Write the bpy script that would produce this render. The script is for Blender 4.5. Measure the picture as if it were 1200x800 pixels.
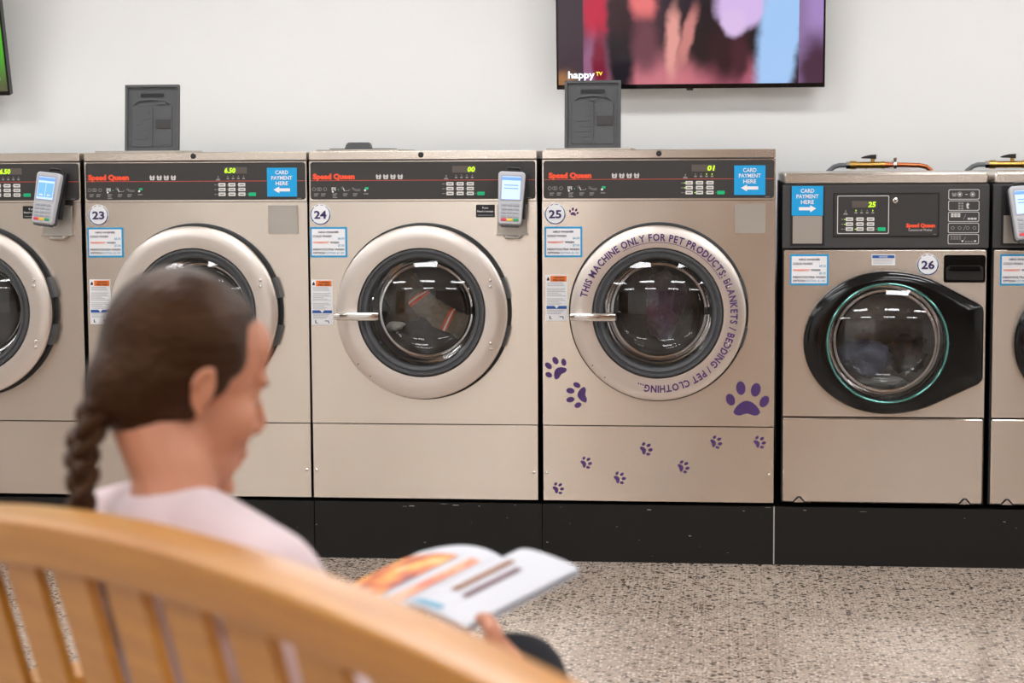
import bpy, bmesh, math, random
from mathutils import Vector, Matrix, Euler, noise
random.seed(7)
PI = math.pi
S = bpy.context.scene
for o in list(bpy.data.objects):
    bpy.data.objects.remove(o, do_unlink=True)
COL = S.collection

# ------------------------------------------------------------------ camera, world, exposure
cd = bpy.data.cameras.new('camera')
cam = bpy.data.objects.new('camera', cd); COL.objects.link(cam)
R_ = Vector((0.99432, 0.10626, -0.00577)); U_ = Vector((-0.00417, 0.09315, 0.99564)); F_ = Vector((-0.10633, 0.98997, -0.09307))
cam.matrix_world = Matrix(((R_.x, U_.x, -F_.x, 0.0), (R_.y, U_.y, -F_.y, -6.2907), (R_.z, U_.z, -F_.z, 1.3), (0, 0, 0, 1)))
cd.sensor_width = 36; cd.lens = 70
cd.dof.use_dof = True; cd.dof.focus_distance = 6.25; cd.dof.aperture_fstop = 5.2
S.camera = cam
w = bpy.data.worlds.new('world'); S.world = w; w.use_nodes = True
w.node_tree.nodes['Background'].inputs[0].default_value = (0.8, 0.88, 1.0, 1)
w.node_tree.nodes['Background'].inputs[1].default_value = 0.4
S.view_settings.view_transform = 'Standard'; S.view_settings.look = 'None'
S.view_settings.gamma = 1.0; S.view_settings.use_curve_mapping = False
S.view_settings.exposure = 0.14
LAMP = 18.5

# ------------------------------------------------------------------ materials
def lin(c):
    return tuple(((v / 255) / 12.92 if v / 255 <= 0.04045 else ((v / 255 + 0.055) / 1.055) ** 2.4) for v in c) + (1.0,)
MATS = {}
def mat(name, rgb, rough=0.5, metal=0.0, emit=0.0, noise_amt=0.0, nscale=20.0, bump=0.0, bscale=60.0, coat=0.0, spec=0.5, sheen=0.0, stretch=(1, 1, 1), sss=0.0):
    if name in MATS: return MATS[name]
    m = bpy.data.materials.new(name); m.use_nodes = True
    nt = m.node_tree; b = nt.nodes['Principled BSDF']
    c = lin(rgb)
    b.inputs['Base Color'].default_value = c
    b.inputs['Roughness'].default_value = rough; b.inputs['Metallic'].default_value = metal
    b.inputs['Specular IOR Level'].default_value = spec
    b.inputs['Coat Weight'].default_value = coat; b.inputs['Coat Roughness'].default_value = 0.08
    b.inputs['Sheen Weight'].default_value = sheen
    if sss:
        b.inputs['Subsurface Weight'].default_value = sss
        b.inputs['Subsurface Radius'].default_value = (0.02, 0.008, 0.005); b.inputs['Subsurface Scale'].default_value = 0.4
    if emit:
        b.inputs['Emission Color'].default_value = c; b.inputs['Emission Strength'].default_value = emit
    if noise_amt or bump:
        tc = nt.nodes.new('ShaderNodeTexCoord'); mp = nt.nodes.new('ShaderNodeMapping')
        mp.inputs['Scale'].default_value = stretch
        nt.links.new(tc.outputs['Object'], mp.inputs[0])
    if noise_amt:
        n = nt.nodes.new('ShaderNodeTexNoise'); n.inputs['Scale'].default_value = nscale; n.inputs['Detail'].default_value = 6
        nt.links.new(mp.outputs[0], n.inputs['Vector'])
        mx = nt.nodes.new('ShaderNodeMix'); mx.data_type = 'RGBA'
        mx.inputs[6].default_value = tuple(v * (1 - noise_amt) for v in c[:3]) + (1,)
        mx.inputs[7].default_value = tuple(min(1, v * (1 + noise_amt)) for v in c[:3]) + (1,)
        nt.links.new(n.outputs['Fac'], mx.inputs[0]); nt.links.new(mx.outputs[2], b.inputs['Base Color'])
    if bump:
        n2 = nt.nodes.new('ShaderNodeTexNoise'); n2.inputs['Scale'].default_value = bscale; n2.inputs['Detail'].default_value = 4
        nt.links.new(mp.outputs[0], n2.inputs['Vector'])
        bp = nt.nodes.new('ShaderNodeBump'); bp.inputs['Strength'].default_value = bump; bp.inputs['Distance'].default_value = 0.01
        nt.links.new(n2.outputs['Fac'], bp.inputs['Height']); nt.links.new(bp.outputs[0], b.inputs['Normal'])
    MATS[name] = m
    return m

def steel_mat(name, rgb, rough, wave, aniso=0.0):
    m = mat(name, rgb, rough, 1.0)
    nt = m.node_tree; b = nt.nodes['Principled BSDF']
    tc = nt.nodes.new('ShaderNodeTexCoord')
    mp = nt.nodes.new('ShaderNodeMapping'); mp.inputs['Scale'].default_value = (2.2, 2.2, 1.3)
    nt.links.new(tc.outputs['Object'], mp.inputs[0])
    oi = nt.nodes.new('ShaderNodeObjectInfo')
    n1 = nt.nodes.new('ShaderNodeTexNoise'); n1.noise_dimensions = '4D'; n1.inputs['Scale'].default_value = 1.3; n1.inputs['Detail'].default_value = 0.6
    mul = nt.nodes.new('ShaderNodeMath'); mul.operation = 'MULTIPLY'; mul.inputs[1].default_value = 37
    nt.links.new(oi.outputs['Random'], mul.inputs[0]); nt.links.new(mul.outputs[0], n1.inputs['W'])
    nt.links.new(mp.outputs[0], n1.inputs['Vector'])
    bp1 = nt.nodes.new('ShaderNodeBump'); bp1.inputs['Strength'].default_value = wave; bp1.inputs['Distance'].default_value = 0.02
    nt.links.new(n1.outputs['Fac'], bp1.inputs['Height'])
    mp2 = nt.nodes.new('ShaderNodeMapping'); mp2.inputs['Scale'].default_value = (4, 4, 900)
    nt.links.new(tc.outputs['Object'], mp2.inputs[0])
    n2 = nt.nodes.new('ShaderNodeTexNoise'); n2.inputs['Scale'].default_value = 1.0; n2.inputs['Detail'].default_value = 2
    nt.links.new(mp2.outputs[0], n2.inputs['Vector'])
    rr = nt.nodes.new('ShaderNodeMapRange'); rr.inputs['To Min'].default_value = rough * 0.97; rr.inputs['To Max'].default_value = rough * 1.04
    nt.links.new(n2.outputs['Fac'], rr.inputs['Value']); nt.links.new(rr.outputs[0], b.inputs['Roughness'])
    nt.links.new(bp1.outputs[0], b.inputs['Normal'])
    tv = nt.nodes.new('ShaderNodeCombineXYZ'); tv.inputs[2].default_value = 1.0           # horizontal brushing spreads reflections up and down
    b.inputs['Anisotropic'].default_value = aniso; nt.links.new(tv.outputs[0], b.inputs['Tangent'])
    return m

def glass_mat(name, tint, gloss=1.0):
    m = bpy.data.materials.new(name); m.use_nodes = True; nt = m.node_tree
    nt.nodes.clear()
    out = nt.nodes.new('ShaderNodeOutputMaterial'); mx = nt.nodes.new('ShaderNodeMixShader')
    tr = nt.nodes.new('ShaderNodeBsdfTransparent'); tr.inputs[0].default_value = tint
    gl = nt.nodes.new('ShaderNodeBsdfGlossy'); gl.inputs['Roughness'].default_value = 0.03; gl.inputs[0].default_value = (gloss, gloss, gloss, 1)
    fr = nt.nodes.new('ShaderNodeFresnel'); fr.inputs['IOR'].default_value = 1.55
    nt.links.new(fr.outputs[0], mx.inputs[0]); nt.links.new(tr.outputs[0], mx.inputs[1]); nt.links.new(gl.outputs[0], mx.inputs[2])
    nt.links.new(mx.outputs[0], out.inputs[0])
    MATS[name] = m
    return m

M = {}
M['wall'] = mat('white_wall_paint', (236, 236, 234), 0.75, noise_amt=0.015, nscale=1.5, bump=0.03, bscale=180)
M['ceil'] = mat('ceiling_paint', (232, 232, 230), 0.85, bump=0.05, bscale=90)
M['steel'] = steel_mat('brushed_stainless', (228, 217, 205), 0.25, 0.30, 0.80)
M['steel_ring'] = steel_mat('door_stainless', (226, 216, 208), 0.32, 0.03)
M['plate'] = mat('dull_steel_plate', (190, 184, 176), 0.38, 0.9, noise_amt=0.06, nscale=14)
M['chrome'] = mat('chrome', (225, 222, 218), 0.12, 1.0)
M['dark_side'] = mat('dark_cabinet_side', (40, 40, 42), 0.5)
M['black'] = mat('black_plastic', (22, 22, 23), 0.4)
M['fascia'] = mat('charcoal_fascia', (52, 50, 49), 0.45)
M['fascia2'] = mat('charcoal_fascia_satin', (58, 57, 57), 0.5)
M['rubber'] = mat('grey_rubber', (70, 71, 73), 0.55)
M['blackrubber'] = mat('black_rubber', (16, 16, 17), 0.5)
M['gloss_black'] = mat('gloss_black_plastic', (12, 12, 13), 0.1, spec=0.4)
M['lidgrey'] = mat('dark_grey_plastic', (76, 77, 79), 0.5, bump=0.1, bscale=120)
M['drum'] = mat('drum_steel', (150, 147, 144), 0.35, 0.85, noise_amt=0.25, nscale=60)
M['drumdark'] = mat('drum_tub_dark', (52, 50, 49), 0.45, 0.4)
M['white'] = mat('sticker_white', (238, 238, 240), 0.5)
M['blue'] = mat('sticker_blue', (20, 152, 205), 0.45)
M['signblue'] = mat('sign_blue', (6, 160, 222), 0.45)
M['purple'] = mat('decal_purple', (74, 44, 104), 0.5)
M['navy'] = mat('decal_navy', (52, 40, 92), 0.5)
M['ink'] = mat('print_dark_ink', (38, 30, 62), 0.5)
M['teal'] = mat('decal_teal', (58, 128, 168), 0.5)
M['orange'] = mat('decal_orange', (240, 120, 40), 0.5)
M['redtext'] = mat('text_coral', (238, 120, 92), 0.5)
M['bluetext'] = mat('text_steel_blue', (110, 160, 190), 0.5)
M['dkblue'] = mat('label_blue', (32, 84, 160), 0.5)
M['greytext'] = mat('label_grey_print', (176, 176, 178), 0.6)
M['logo'] = mat('logo_orange_red', (246, 84, 48), 0.5)
M['line'] = mat('thin_red_line', (196, 84, 66), 0.5)
M['icon'] = mat('icon_light_grey', (205, 203, 200), 0.5)
M['icondim'] = mat('icon_grey', (140, 138, 136), 0.5)
M['key'] = mat('key_white', (224, 222, 216), 0.45)
M['keytext'] = mat('key_print', (120, 118, 116), 0.5)
M['green'] = mat('key_green', (0, 186, 122), 0.4)
M['led'] = mat('led_lime', (176, 232, 20), 0.4, emit=0.9)
M['ledoff'] = mat('led_window', (92, 84, 78), 0.35)
M['plinth'] = mat('black_painted_plinth', (20, 18, 16), 0.5, spec=0.3, noise_amt=0.15, nscale=9, bump=0.08, bscale=26)
M['seam'] = mat('plinth_sealant', (178, 174, 166), 0.7, noise_amt=0.3, nscale=40)
M['brass'] = mat('brass', (190, 150, 80), 0.3, 1.0, noise_amt=0.1)
M['copper'] = mat('copper', (196, 112, 72), 0.32, 1.0, noise_amt=0.15, nscale=12)
M['hose'] = mat('braided_hose', (128, 130, 134), 0.45, 0.6, bump=0.5, bscale=400)
M['term'] = mat('terminal_light_grey', (184, 184, 188), 0.35)
M['termdk'] = mat('terminal_dark_grey', (60, 60, 64), 0.45)
M['tkey'] = mat('terminal_key_grey', (168, 170, 176), 0.4)
M['tred'] = mat('terminal_red', (214, 60, 76), 0.4)
M['tyel'] = mat('terminal_yellow', (238, 190, 40), 0.4)
M['tgrn'] = mat('terminal_green', (30, 150, 92), 0.4)
M['tscreen'] = mat('terminal_screen_lit', (168, 190, 250), 0.3, emit=0.75)
M['tscreen2'] = mat('terminal_screen_band', (96, 140, 232), 0.3, emit=0.7)
M['tscreen3'] = mat('terminal_screen_panel', (104, 160, 196), 0.3, emit=0.6)
M['skin'] = mat('skin', (188, 126, 96), 0.5, sss=0.15, noise_amt=0.06, nscale=12)
M['hair'] = mat('dark_brown_hair', (42, 26, 17), 0.40, noise_amt=0.75, nscale=14, stretch=(6, 1.0, 6), bump=0.4, bscale=22, spec=0.5)
M['hair'].node_tree.nodes['Principled BSDF'].inputs['Specular Tint'].default_value = lin((214, 160, 120))
M['shirt'] = mat('pale_pink_knit', (212, 190, 192), 0.85, sheen=0.3, bump=0.12, bscale=300)
M['pants'] = mat('dark_navy_trousers', (22, 22, 30), 0.9, sheen=0.0, bump=0.1, bscale=300)
M['shoe'] = mat('white_trainer', (220, 218, 214), 0.6)
M['eye'] = mat('eye_white', (235, 230, 226), 0.2)
M['iris'] = mat('eye_brown', (60, 38, 24), 0.2)
M['paper'] = mat('white_paper', (200, 200, 206), 0.55)
M['khaki'] = mat('khaki_cloth', (126, 112, 92), 0.9, sheen=0.2, noise_amt=0.12, nscale=30, bump=0.3, bscale=60)
M['clothorange'] = mat('orange_stripe_cloth', (232, 96, 50), 0.85)
M['clothwhite'] = mat('white_stripe_cloth', (226, 222, 214), 0.85)
M['purplecloth'] = mat('purple_fleece', (110, 84, 112), 0.95, sheen=0.4, bump=0.5, bscale=120)
M['denim'] = mat('wet_denim', (104, 114, 136), 0.6, noise_amt=0.3, nscale=24, bump=0.4, bscale=70)
M['suds'] = mat('wash_suds', (176, 178, 176), 0.7, noise_amt=0.35, nscale=26)
M['lamp'] = mat('lit_diffuser', (250, 252, 255), 0.5, emit=LAMP)
M['lampframe'] = mat('white_lamp_frame', (230, 230, 230), 0.5)
M['glass'] = glass_mat('door_glass', (0.82, 0.82, 0.82, 1))
M['glassin'] = glass_mat('door_glass_bowl', (0.95, 0.95, 0.95, 1))
M['tealglass'] = mat('teal_glass_edge', (84, 150, 142), 0.15, 0.75, coat=1.0)
M['winglass'] = glass_mat('window_glass', (0.92, 0.95, 0.95, 1))

def wood_mat():
    m = bpy.data.materials.new('honey_oak'); m.use_nodes = True; nt = m.node_tree; b = nt.nodes['Principled BSDF']
    tc = nt.nodes.new('ShaderNodeTexCoord'); mp = nt.nodes.new('ShaderNodeMapping'); mp.inputs['Scale'].default_value = (2.5, 30, 30)
    nt.links.new(tc.outputs['Object'], mp.inputs[0])
    n = nt.nodes.new('ShaderNodeTexNoise'); n.inputs['Scale'].default_value = 1.6; n.inputs['Detail'].default_value = 7; n.inputs['Distortion'].default_value = 0.6
    nt.links.new(mp.outputs[0], n.inputs['Vector'])
    cr = nt.nodes.new('ShaderNodeValToRGB')
    cr.color_ramp.elements[0].color = lin((174, 110, 32)); cr.color_ramp.elements[1].color = lin((194, 132, 46))
    cr.color_ramp.elements[0].position = 0.3; cr.color_ramp.elements[1].position = 0.7
    nt.links.new(n.outputs['Fac'], cr.inputs[0]); nt.links.new(cr.outputs[0], b.inputs['Base Color'])
    b.inputs['Roughness'].default_value = 0.42; b.inputs['Coat Weight'].default_value = 0.55; b.inputs['Coat Roughness'].default_value = 0.3
    return m
M['wood'] = wood_mat()

def floor_mat():
    m = bpy.data.materials.new('polished_concrete'); m.use_nodes = True; nt = m.node_tree; b = nt.nodes['Principled BSDF']
    tc = nt.nodes.new('ShaderNodeTexCoord')
    def vor(scale, rnd=1.0):
        v = nt.nodes.new('ShaderNodeTexVoronoi'); v.inputs['Scale'].default_value = scale; v.inputs['Randomness'].default_value = rnd
        nt.links.new(tc.outputs['Object'], v.inputs['Vector']); return v
    base = nt.nodes.new('ShaderNodeTexNoise'); base.inputs['Scale'].default_value = 1.2; base.inputs['Detail'].default_value = 5
    nt.links.new(tc.outputs['Object'], base.inputs['Vector'])
    cr = nt.nodes.new('ShaderNodeValToRGB'); cr.color_ramp.elements[0].color = lin((160, 143, 130)); cr.color_ramp.elements[1].color = lin((184, 167, 152))
    cr.color_ramp.elements[0].position = 0.35; cr.color_ramp.elements[1].position = 0.65
    nt.links.new(base.outputs['Fac'], cr.inputs[0])
    cur = cr.outputs[0]
    for sc, thr, colr, soft, pick in ((50, 0.38, (68, 55, 45), 0.10, 0.52), (120, 0.42, (98, 86, 76), 0.10, 0.45), (90, 0.40, (204, 190, 177), 0.12, 0.62), (34, 0.24, (58, 46, 38), 0.06, 0.80)):
        v = vor(sc)
        nz = nt.nodes.new('ShaderNodeTexNoise'); nz.inputs['Scale'].default_value = sc * 2.5; nt.links.new(tc.outputs['Object'], nz.inputs['Vector'])
        ad = nt.nodes.new('ShaderNodeMath'); ad.operation = 'MULTIPLY_ADD'; ad.inputs[1].default_value = 0.35
        nt.links.new(nz.outputs['Fac'], ad.inputs[0]); nt.links.new(v.outputs['Distance'], ad.inputs[2])
        mr = nt.nodes.new('ShaderNodeMapRange'); mr.inputs['From Min'].default_value = thr + 0.12; mr.inputs['From Max'].default_value = thr + 0.12 + soft
        mr.inputs['To Min'].default_value = 1; mr.inputs['To Max'].default_value = 0
        nt.links.new(ad.outputs[0], mr.inputs['Value'])
        sx = nt.nodes.new('ShaderNodeSeparateColor'); nt.links.new(v.outputs['Color'], sx.inputs[0])
        gt = nt.nodes.new('ShaderNodeMath'); gt.operation = 'GREATER_THAN'; gt.inputs[1].default_value = pick; nt.links.new(sx.outputs[0], gt.inputs[0])
        mu = nt.nodes.new('ShaderNodeMath'); mu.operation = 'MULTIPLY'; nt.links.new(mr.outputs[0], mu.inputs[0]); nt.links.new(gt.outputs[0], mu.inputs[1])
        mx = nt.nodes.new('ShaderNodeMix'); mx.data_type = 'RGBA'; nt.links.new(mu.outputs[0], mx.inputs[0])
        nt.links.new(cur, mx.inputs[6]); mx.inputs[7].default_value = lin(colr)
        cur = mx.outputs[2]
    nt.links.new(cur, b.inputs['Base Color'])
    b.inputs['Roughness'].default_value = 0.2; b.inputs['Specular IOR Level'].default_value = 0.7
    return m
M['floor'] = floor_mat()

# ------------------------------------------------------------------ mesh helpers
class MB:
    def __init__(s): s.v = []; s.f = []; s.m = []; s.mats = []
    def mi(s, m):
        if m not in s.mats: s.mats.append(m)
        return s.mats.index(m)
    def add(s, vs, fs, m):
        o = len(s.v); s.v += [tuple(p) for p in vs]; k = s.mi(m)
        for f in fs: s.f.append([i + o for i in f]); s.m.append(k)
    def box(s, x0, x1, y0, y1, z0, z1, m):
        vs = [(x, y, z) for x in (x0, x1) for y in (y0, y1) for z in (z0, z1)]
        s.add(vs, [(0, 1, 3, 2), (4, 6, 7, 5), (0, 4, 5, 1), (2, 3, 7, 6), (0, 2, 6, 4), (1, 5, 7, 3)], m); return s
    def prism(s, poly, y0, y1, m, bev=0.0):
        # polygon in XZ (counter-clockwise seen from -Y), front at y0, back at y1; bev insets the front rim
        n = len(poly)
        if bev > 0:
            cx = sum(p[0] for p in poly) / n; cz = sum(p[1] for p in poly) / n
            ins = []
            for i in range(n):
                a = Vector(poly[i - 1]); b = Vector(poly[i]); c = Vector(poly[(i + 1) % n])
                d1 = (b - a).normalized(); d2 = (c - b).normalized()
                nn = Vector((-(d1.y + d2.y), d1.x + d2.x))
                if nn.length < 1e-6: nn = Vector((cx - b.x, cz - b.y))
                nn.normalize(); ins.append(b + nn * bev)
            rings = [[(p[0], y0, p[1]) for p in ins], [(p[0], y0 + bev, p[1]) for p in poly], [(p[0], y1, p[1]) for p in poly]]
        else:
            rings = [[(p[0], y0, p[1]) for p in poly], [(p[0], y1, p[1]) for p in poly]]
        vs = sum(rings, []); fs = [list(range(n))]
        for k in range(len(rings) - 1):
            for i in range(n):
                j = (i + 1) % n
                fs.append((k * n + i, (k + 1) * n + i, (k + 1) * n + j, k * n + j))
        fs.append([(len(rings) - 1) * n + i for i in reversed(range(n))])
        s.add(vs, fs, m); return s
    def flat(s, poly, y, m):
        s.add([(p[0], y, p[1]) for p in poly], [list(range(len(poly)))], m); return s
    def rect(s, x0, x1, z0, z1, y, m): return s.flat([(x0, z0), (x1, z0), (x1, z1), (x0, z1)], y, m)
    def lathe(s, prof, m, cx=0, cz=0, n=64, ex=1.0, ez=1.0, close=False):
        # prof: (radius, y) about an axis along Y
        vs = []; fs = []
        for (r, y) in prof:
            for i in range(n):
                a = 2 * PI * i / n; vs.append((cx + r * ex * math.cos(a), y, cz + r * ez * math.sin(a)))
        K = len(prof)
        for k in range(K - 1 if not close else K):
            k2 = (k + 1) % K
            for i in range(n):
                j = (i + 1) % n; fs.append((k * n + i, k * n + j, k2 * n + j, k2 * n + i))
        if not close:
            if prof[0][0] > 1e-5 and False: fs.append(list(range(n)))
        s.add(vs, fs, m); return s
    def disc(s, cx, cz, r, y, m, n=24): return s.flat([(cx + r * math.cos(2 * PI * i / n), cz + r * math.sin(2 * PI * i / n)) for i in range(n)], y, m)
    def tube(s, pts, rad, m, n=12, cap=True):
        pts = [Vector(p) for p in pts]; K = len(pts)
        if not isinstance(rad, (list, tuple)): rad = [rad] * K
        vs = []; fs = []; up = None
        for k in range(K):
            t = (pts[min(k + 1, K - 1)] - pts[max(k - 1, 0)]).normalized()
            if up is None: up = Vector((0, 0, 1)) if abs(t.z) < 0.9 else Vector((1, 0, 0))
            a = t.cross(up).normalized(); b = a.cross(t).normalized(); up = b
            for i in range(n):
                q = 2 * PI * i / n; vs.append(pts[k] + (a * math.cos(q) + b * math.sin(q)) * rad[k])
        for k in range(K - 1):
            for i in range(n):
                j = (i + 1) % n; fs.append((k * n + i, k * n + j, (k + 1) * n + j, (k + 1) * n + i))
        if cap: fs.append(list(reversed(range(n)))); fs.append([(K - 1) * n + i for i in range(n)])
        s.add(vs, fs, m); return s
    def ell(s, c, r, m, rot=None, nu=20, nv=12):
        c = Vector(c); vs = []; fs = []
        for k in range(nv + 1):
            th = PI * k / nv
            for i in range(nu):
                ph = 2 * PI * i / nu
                p = Vector((r[0] * math.sin(th) * math.cos(ph), r[1] * math.sin(th) * math.sin(ph), r[2] * math.cos(th)))
                if rot is not None: p = rot @ p
                vs.append(c + p)
        for k in range(nv):
            for i in range(nu):
                j = (i + 1) % nu; fs.append((k * nu + i, (k + 1) * nu + i, (k + 1) * nu + j, k * nu + j))
        s.add(vs, fs, m); return s
    def cap(s, p1, r1, p2, r2, m, n=14):
        # tapered capsule
        p1 = Vector(p1); p2 = Vector(p2); t = (p2 - p1); L = t.length; t.normalize()
        pts = []; rad = []
        for k in range(5):
            q = PI / 2 * k / 4; pts.append(p1 - t * r1 * math.cos(q)); rad.append(max(r1 * math.sin(q), 0.0004))
        for k in range(5):
            q = PI / 2 * k / 4; pts.append(p2 + t * r2 * math.sin(q)); rad.append(max(r2 * math.cos(q), 0.0004))
        return s.tube(pts, rad, m, n)
    def mesh(s, name, smooth=False):
        me = bpy.data.meshes.new(name); me.from_pydata(s.v, [], s.f)
        for m in s.mats: me.materials.append(m)
        me.polygons.foreach_set('material_index', s.m)
        bm = bmesh.new(); bm.from_mesh(me); bmesh.ops.remove_doubles(bm, verts=bm.verts, dist=1e-6); bm.to_mesh(me); bm.free()
        me.update()
        if smooth:
            me.polygons.foreach_set('use_smooth', [True] * len(me.polygons))
            try: me.set_sharp_from_angle(angle=math.radians(40))
            except Exception: pass
        return me
    def recalc(s): s._r = True; return s

def rrect(x0, x1, z0, z1, r, n=5):
    p = []
    for cx, cz, a0 in ((x1 - r, z0 + r, -PI / 2), (x1 - r, z1 - r, 0), (x0 + r, z1 - r, PI / 2), (x0 + r, z0 + r, PI)):
        for i in range(n + 1):
            a = a0 + PI / 2 * i / n; p.append((cx + r * math.cos(a), cz + r * math.sin(a)))
    return p

def fixn(me):
    bm = bmesh.new(); bm.from_mesh(me); bmesh.ops.recalc_face_normals(bm, faces=bm.faces); bm.to_mesh(me); bm.free()

def link(name, me, parent=None, loc=(0, 0, 0), rot=None):
    o = bpy.data.objects.new(name, me); COL.objects.link(o)
    o.location = loc
    if rot is not None: o.rotation_euler = rot
    if parent is not None: o.parent = parent
    return o
def ob(name, mb, parent=None, smooth=True, loc=(0, 0, 0), rot=None, fix=True):
    me = mb.mesh(name, smooth)
    if fix: fixn(me)
    return link(name, me, parent, loc, rot)
CACHE = {}
def part(key, name, fn, parent, loc=(0, 0, 0), rot=None, smooth=True, fix=True):
    # alike pieces share mesh data
    if key not in CACHE:
        mb = MB(); fn(mb); me = mb.mesh(name, smooth)
        if fix: fixn(me)
        CACHE[key] = me
    return link(name, CACHE[key], parent, loc, rot)
def thing(name, label, cat, loc=(0, 0, 0), rot=None, group=None):
    o = bpy.data.objects.new(name, None); COL.objects.link(o); o.location = loc; o.empty_display_size = 0.1
    if rot is not None: o.rotation_euler = rot
    o['label'] = label; o['category'] = cat
    if group: o['group'] = group
    return o
def tag(o, label, cat, group=None):
    o['label'] = label; o['category'] = cat
    if group: o['group'] = group
    return o
def struct(name, mb, label, cat='wall'):
    o = ob(name, mb, smooth=False); o['kind'] = 'structure'; o['label'] = label; o['category'] = cat; return o

# ---- lettering: flat glyph meshes in the XZ plane, read from -Y
GL = {}
def glyphs(txt, bold=0.0, shear=0.0, spacing=1.0):
    k = (txt, bold, shear, spacing)
    if k not in GL:
        cu = bpy.data.curves.new('t', 'FONT'); cu.body = txt; cu.size = 1.0; cu.offset = bold; cu.shear = shear; cu.resolution_u = 2; cu.space_character = spacing
        to = bpy.data.objects.new('t', cu); COL.objects.link(to)
        bpy.context.view_layer.update()
        me = to.evaluated_get(bpy.context.evaluated_depsgraph_get()).to_mesh()
        vs = [(v.co.x, v.co.y) for v in me.vertices]; fs = [list(p.vertices) for p in me.polygons]
        to.to_mesh_clear() if False else None
        bpy.data.objects.remove(to, do_unlink=True)
        GL[k] = (vs, fs)
    return GL[k]
def text(mb, txt, x, z, h, m, y, align='l', bold=0.012, width=None, shear=0.0, xf=None):
    # h = cap height
    vs, fs = glyphs(txt, bold, shear)
    if not vs: return
    x0 = min(v[0] for v in vs); x1 = max(v[0] for v in vs)
    sc = h / 0.72; sx = sc
    if width: sx = width / (x1 - x0)
    off = {'l': 0, 'c': -(x1 - x0) * sx / 2, 'r': -(x1 - x0) * sx}[align]
    pts = [(x + off + (v[0] - x0) * sx, z + v[1] * sc) for v in vs]
    if xf: pts = [xf(p) for p in pts]
    mb.add([(p[0], y, p[1]) for p in pts], fs, m)

# ------------------------------------------------------------------ the room
WY = 1.0
struct('floor', MB().box(-6, 6, -9.5, WY, -0.1, 0, M['floor']), 'speckled polished concrete floor', 'floor')
struct('wall_back', MB().box(-6, 6, WY, WY + 0.12, 0, 3.0, M['wall']), 'plain white painted wall behind the washing machines')
struct('ceiling', MB().box(-6, 6, -9.5, WY, 3.0, 3.1, M['ceil']), 'white ceiling above the laundry', 'ceiling')
struct('wall_left', MB().box(-6.12, -6, -9.5, WY, 0, 3.0, M['wall']), 'white side wall left of the machines')
struct('wall_right', MB().box(6, 6.12, -9.5, WY, 0, 3.0, M['wall']), 'white side wall right of the machines')
struct('wall_front', MB().box(-6, 6, -9.62, -9.5, 0, 3.0, M['wall']), 'white wall facing the machines')

M['reflect_brown'] = mat('reflection_panel_brown', (98, 74, 54), 0.6, noise_amt=0.2, nscale=3, stretch=(6, 6, 0.6))
for i_, (a_, b_) in enumerate(((-5.99, -4.5), (-0.4, 5.99))):  # brown panels added on the unseen wall so the steel fronts reflect darker bands
    struct('reflection_panel_%d' % (i_ + 1), MB().box(a_, b_, -9.5, -9.47, 0, 2.95, M['reflect_brown']), 'added brown panels on the unseen facing wall for the steel fronts to reflect', 'reflection_panel')
def lamp_mesh(mb):
    mb.box(-0.64, 0.64, -0.24, 0.24, -0.035, 0.0, M['lampframe'])
for ix, x in enumerate((-3.9, -1.3, 1.3, 3.9)):
    for iy, y in enumerate((-0.75, -3.3, -5.9, -8.3)):
        t = thing('ceiling_light', 'flat white rectangular panel light fixed to the ceiling', 'ceiling light', (x, y, 3.0), group='ceiling panel lights above the frame')
        part('lampframe', 'frame', lamp_mesh, t, smooth=False)
        part('lampdiff', 'diffuser', lambda mb: mb.box(-0.60, 0.60, -0.20, 0.20, -0.04, -0.034, M['lamp']), t, smooth=False)

# black plinth in three visible lengths with sealant joints
pl = thing('machine_plinth', 'long low black painted plinth carrying the row of machines', 'plinth', (0, 0, 0))
cuts = [-5.4, -3.56, -1.325, -0.581, 0.157, 2.4, 4.6]
for a, b in zip(cuts[:-1], cuts[1:]):
    mb = MB(); mb.box(a + 0.0015, b - 0.0015, -0.002, 0.86, 0.0, 0.186, M['plinth']); ob('plinth_block', mb, pl, smooth=False)
mb = MB(); mb.box(0.1552, 0.1588, -0.0028, 0.01, 0.002, 0.186, M['seam']); ob('sealant_joint', mb, pl, smooth=False)
mb = MB()
for k in range(46):                                            # chips and scuffs in the black paint
    x = random.uniform(-2.2, 1.4); z = random.uniform(0.01, 0.18) if k % 3 else random.uniform(0.17, 0.183)
    ww = random.uniform(0.001, 0.009) if k % 3 else random.uniform(0.004, 0.02)
    mb.rect(x, x + ww, z, z + random.uniform(0.0006, 0.0022), -0.0026, M['seam'])
ob('paint_chips', mb, pl, smooth=False)['kind'] = 'stuff'

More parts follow.
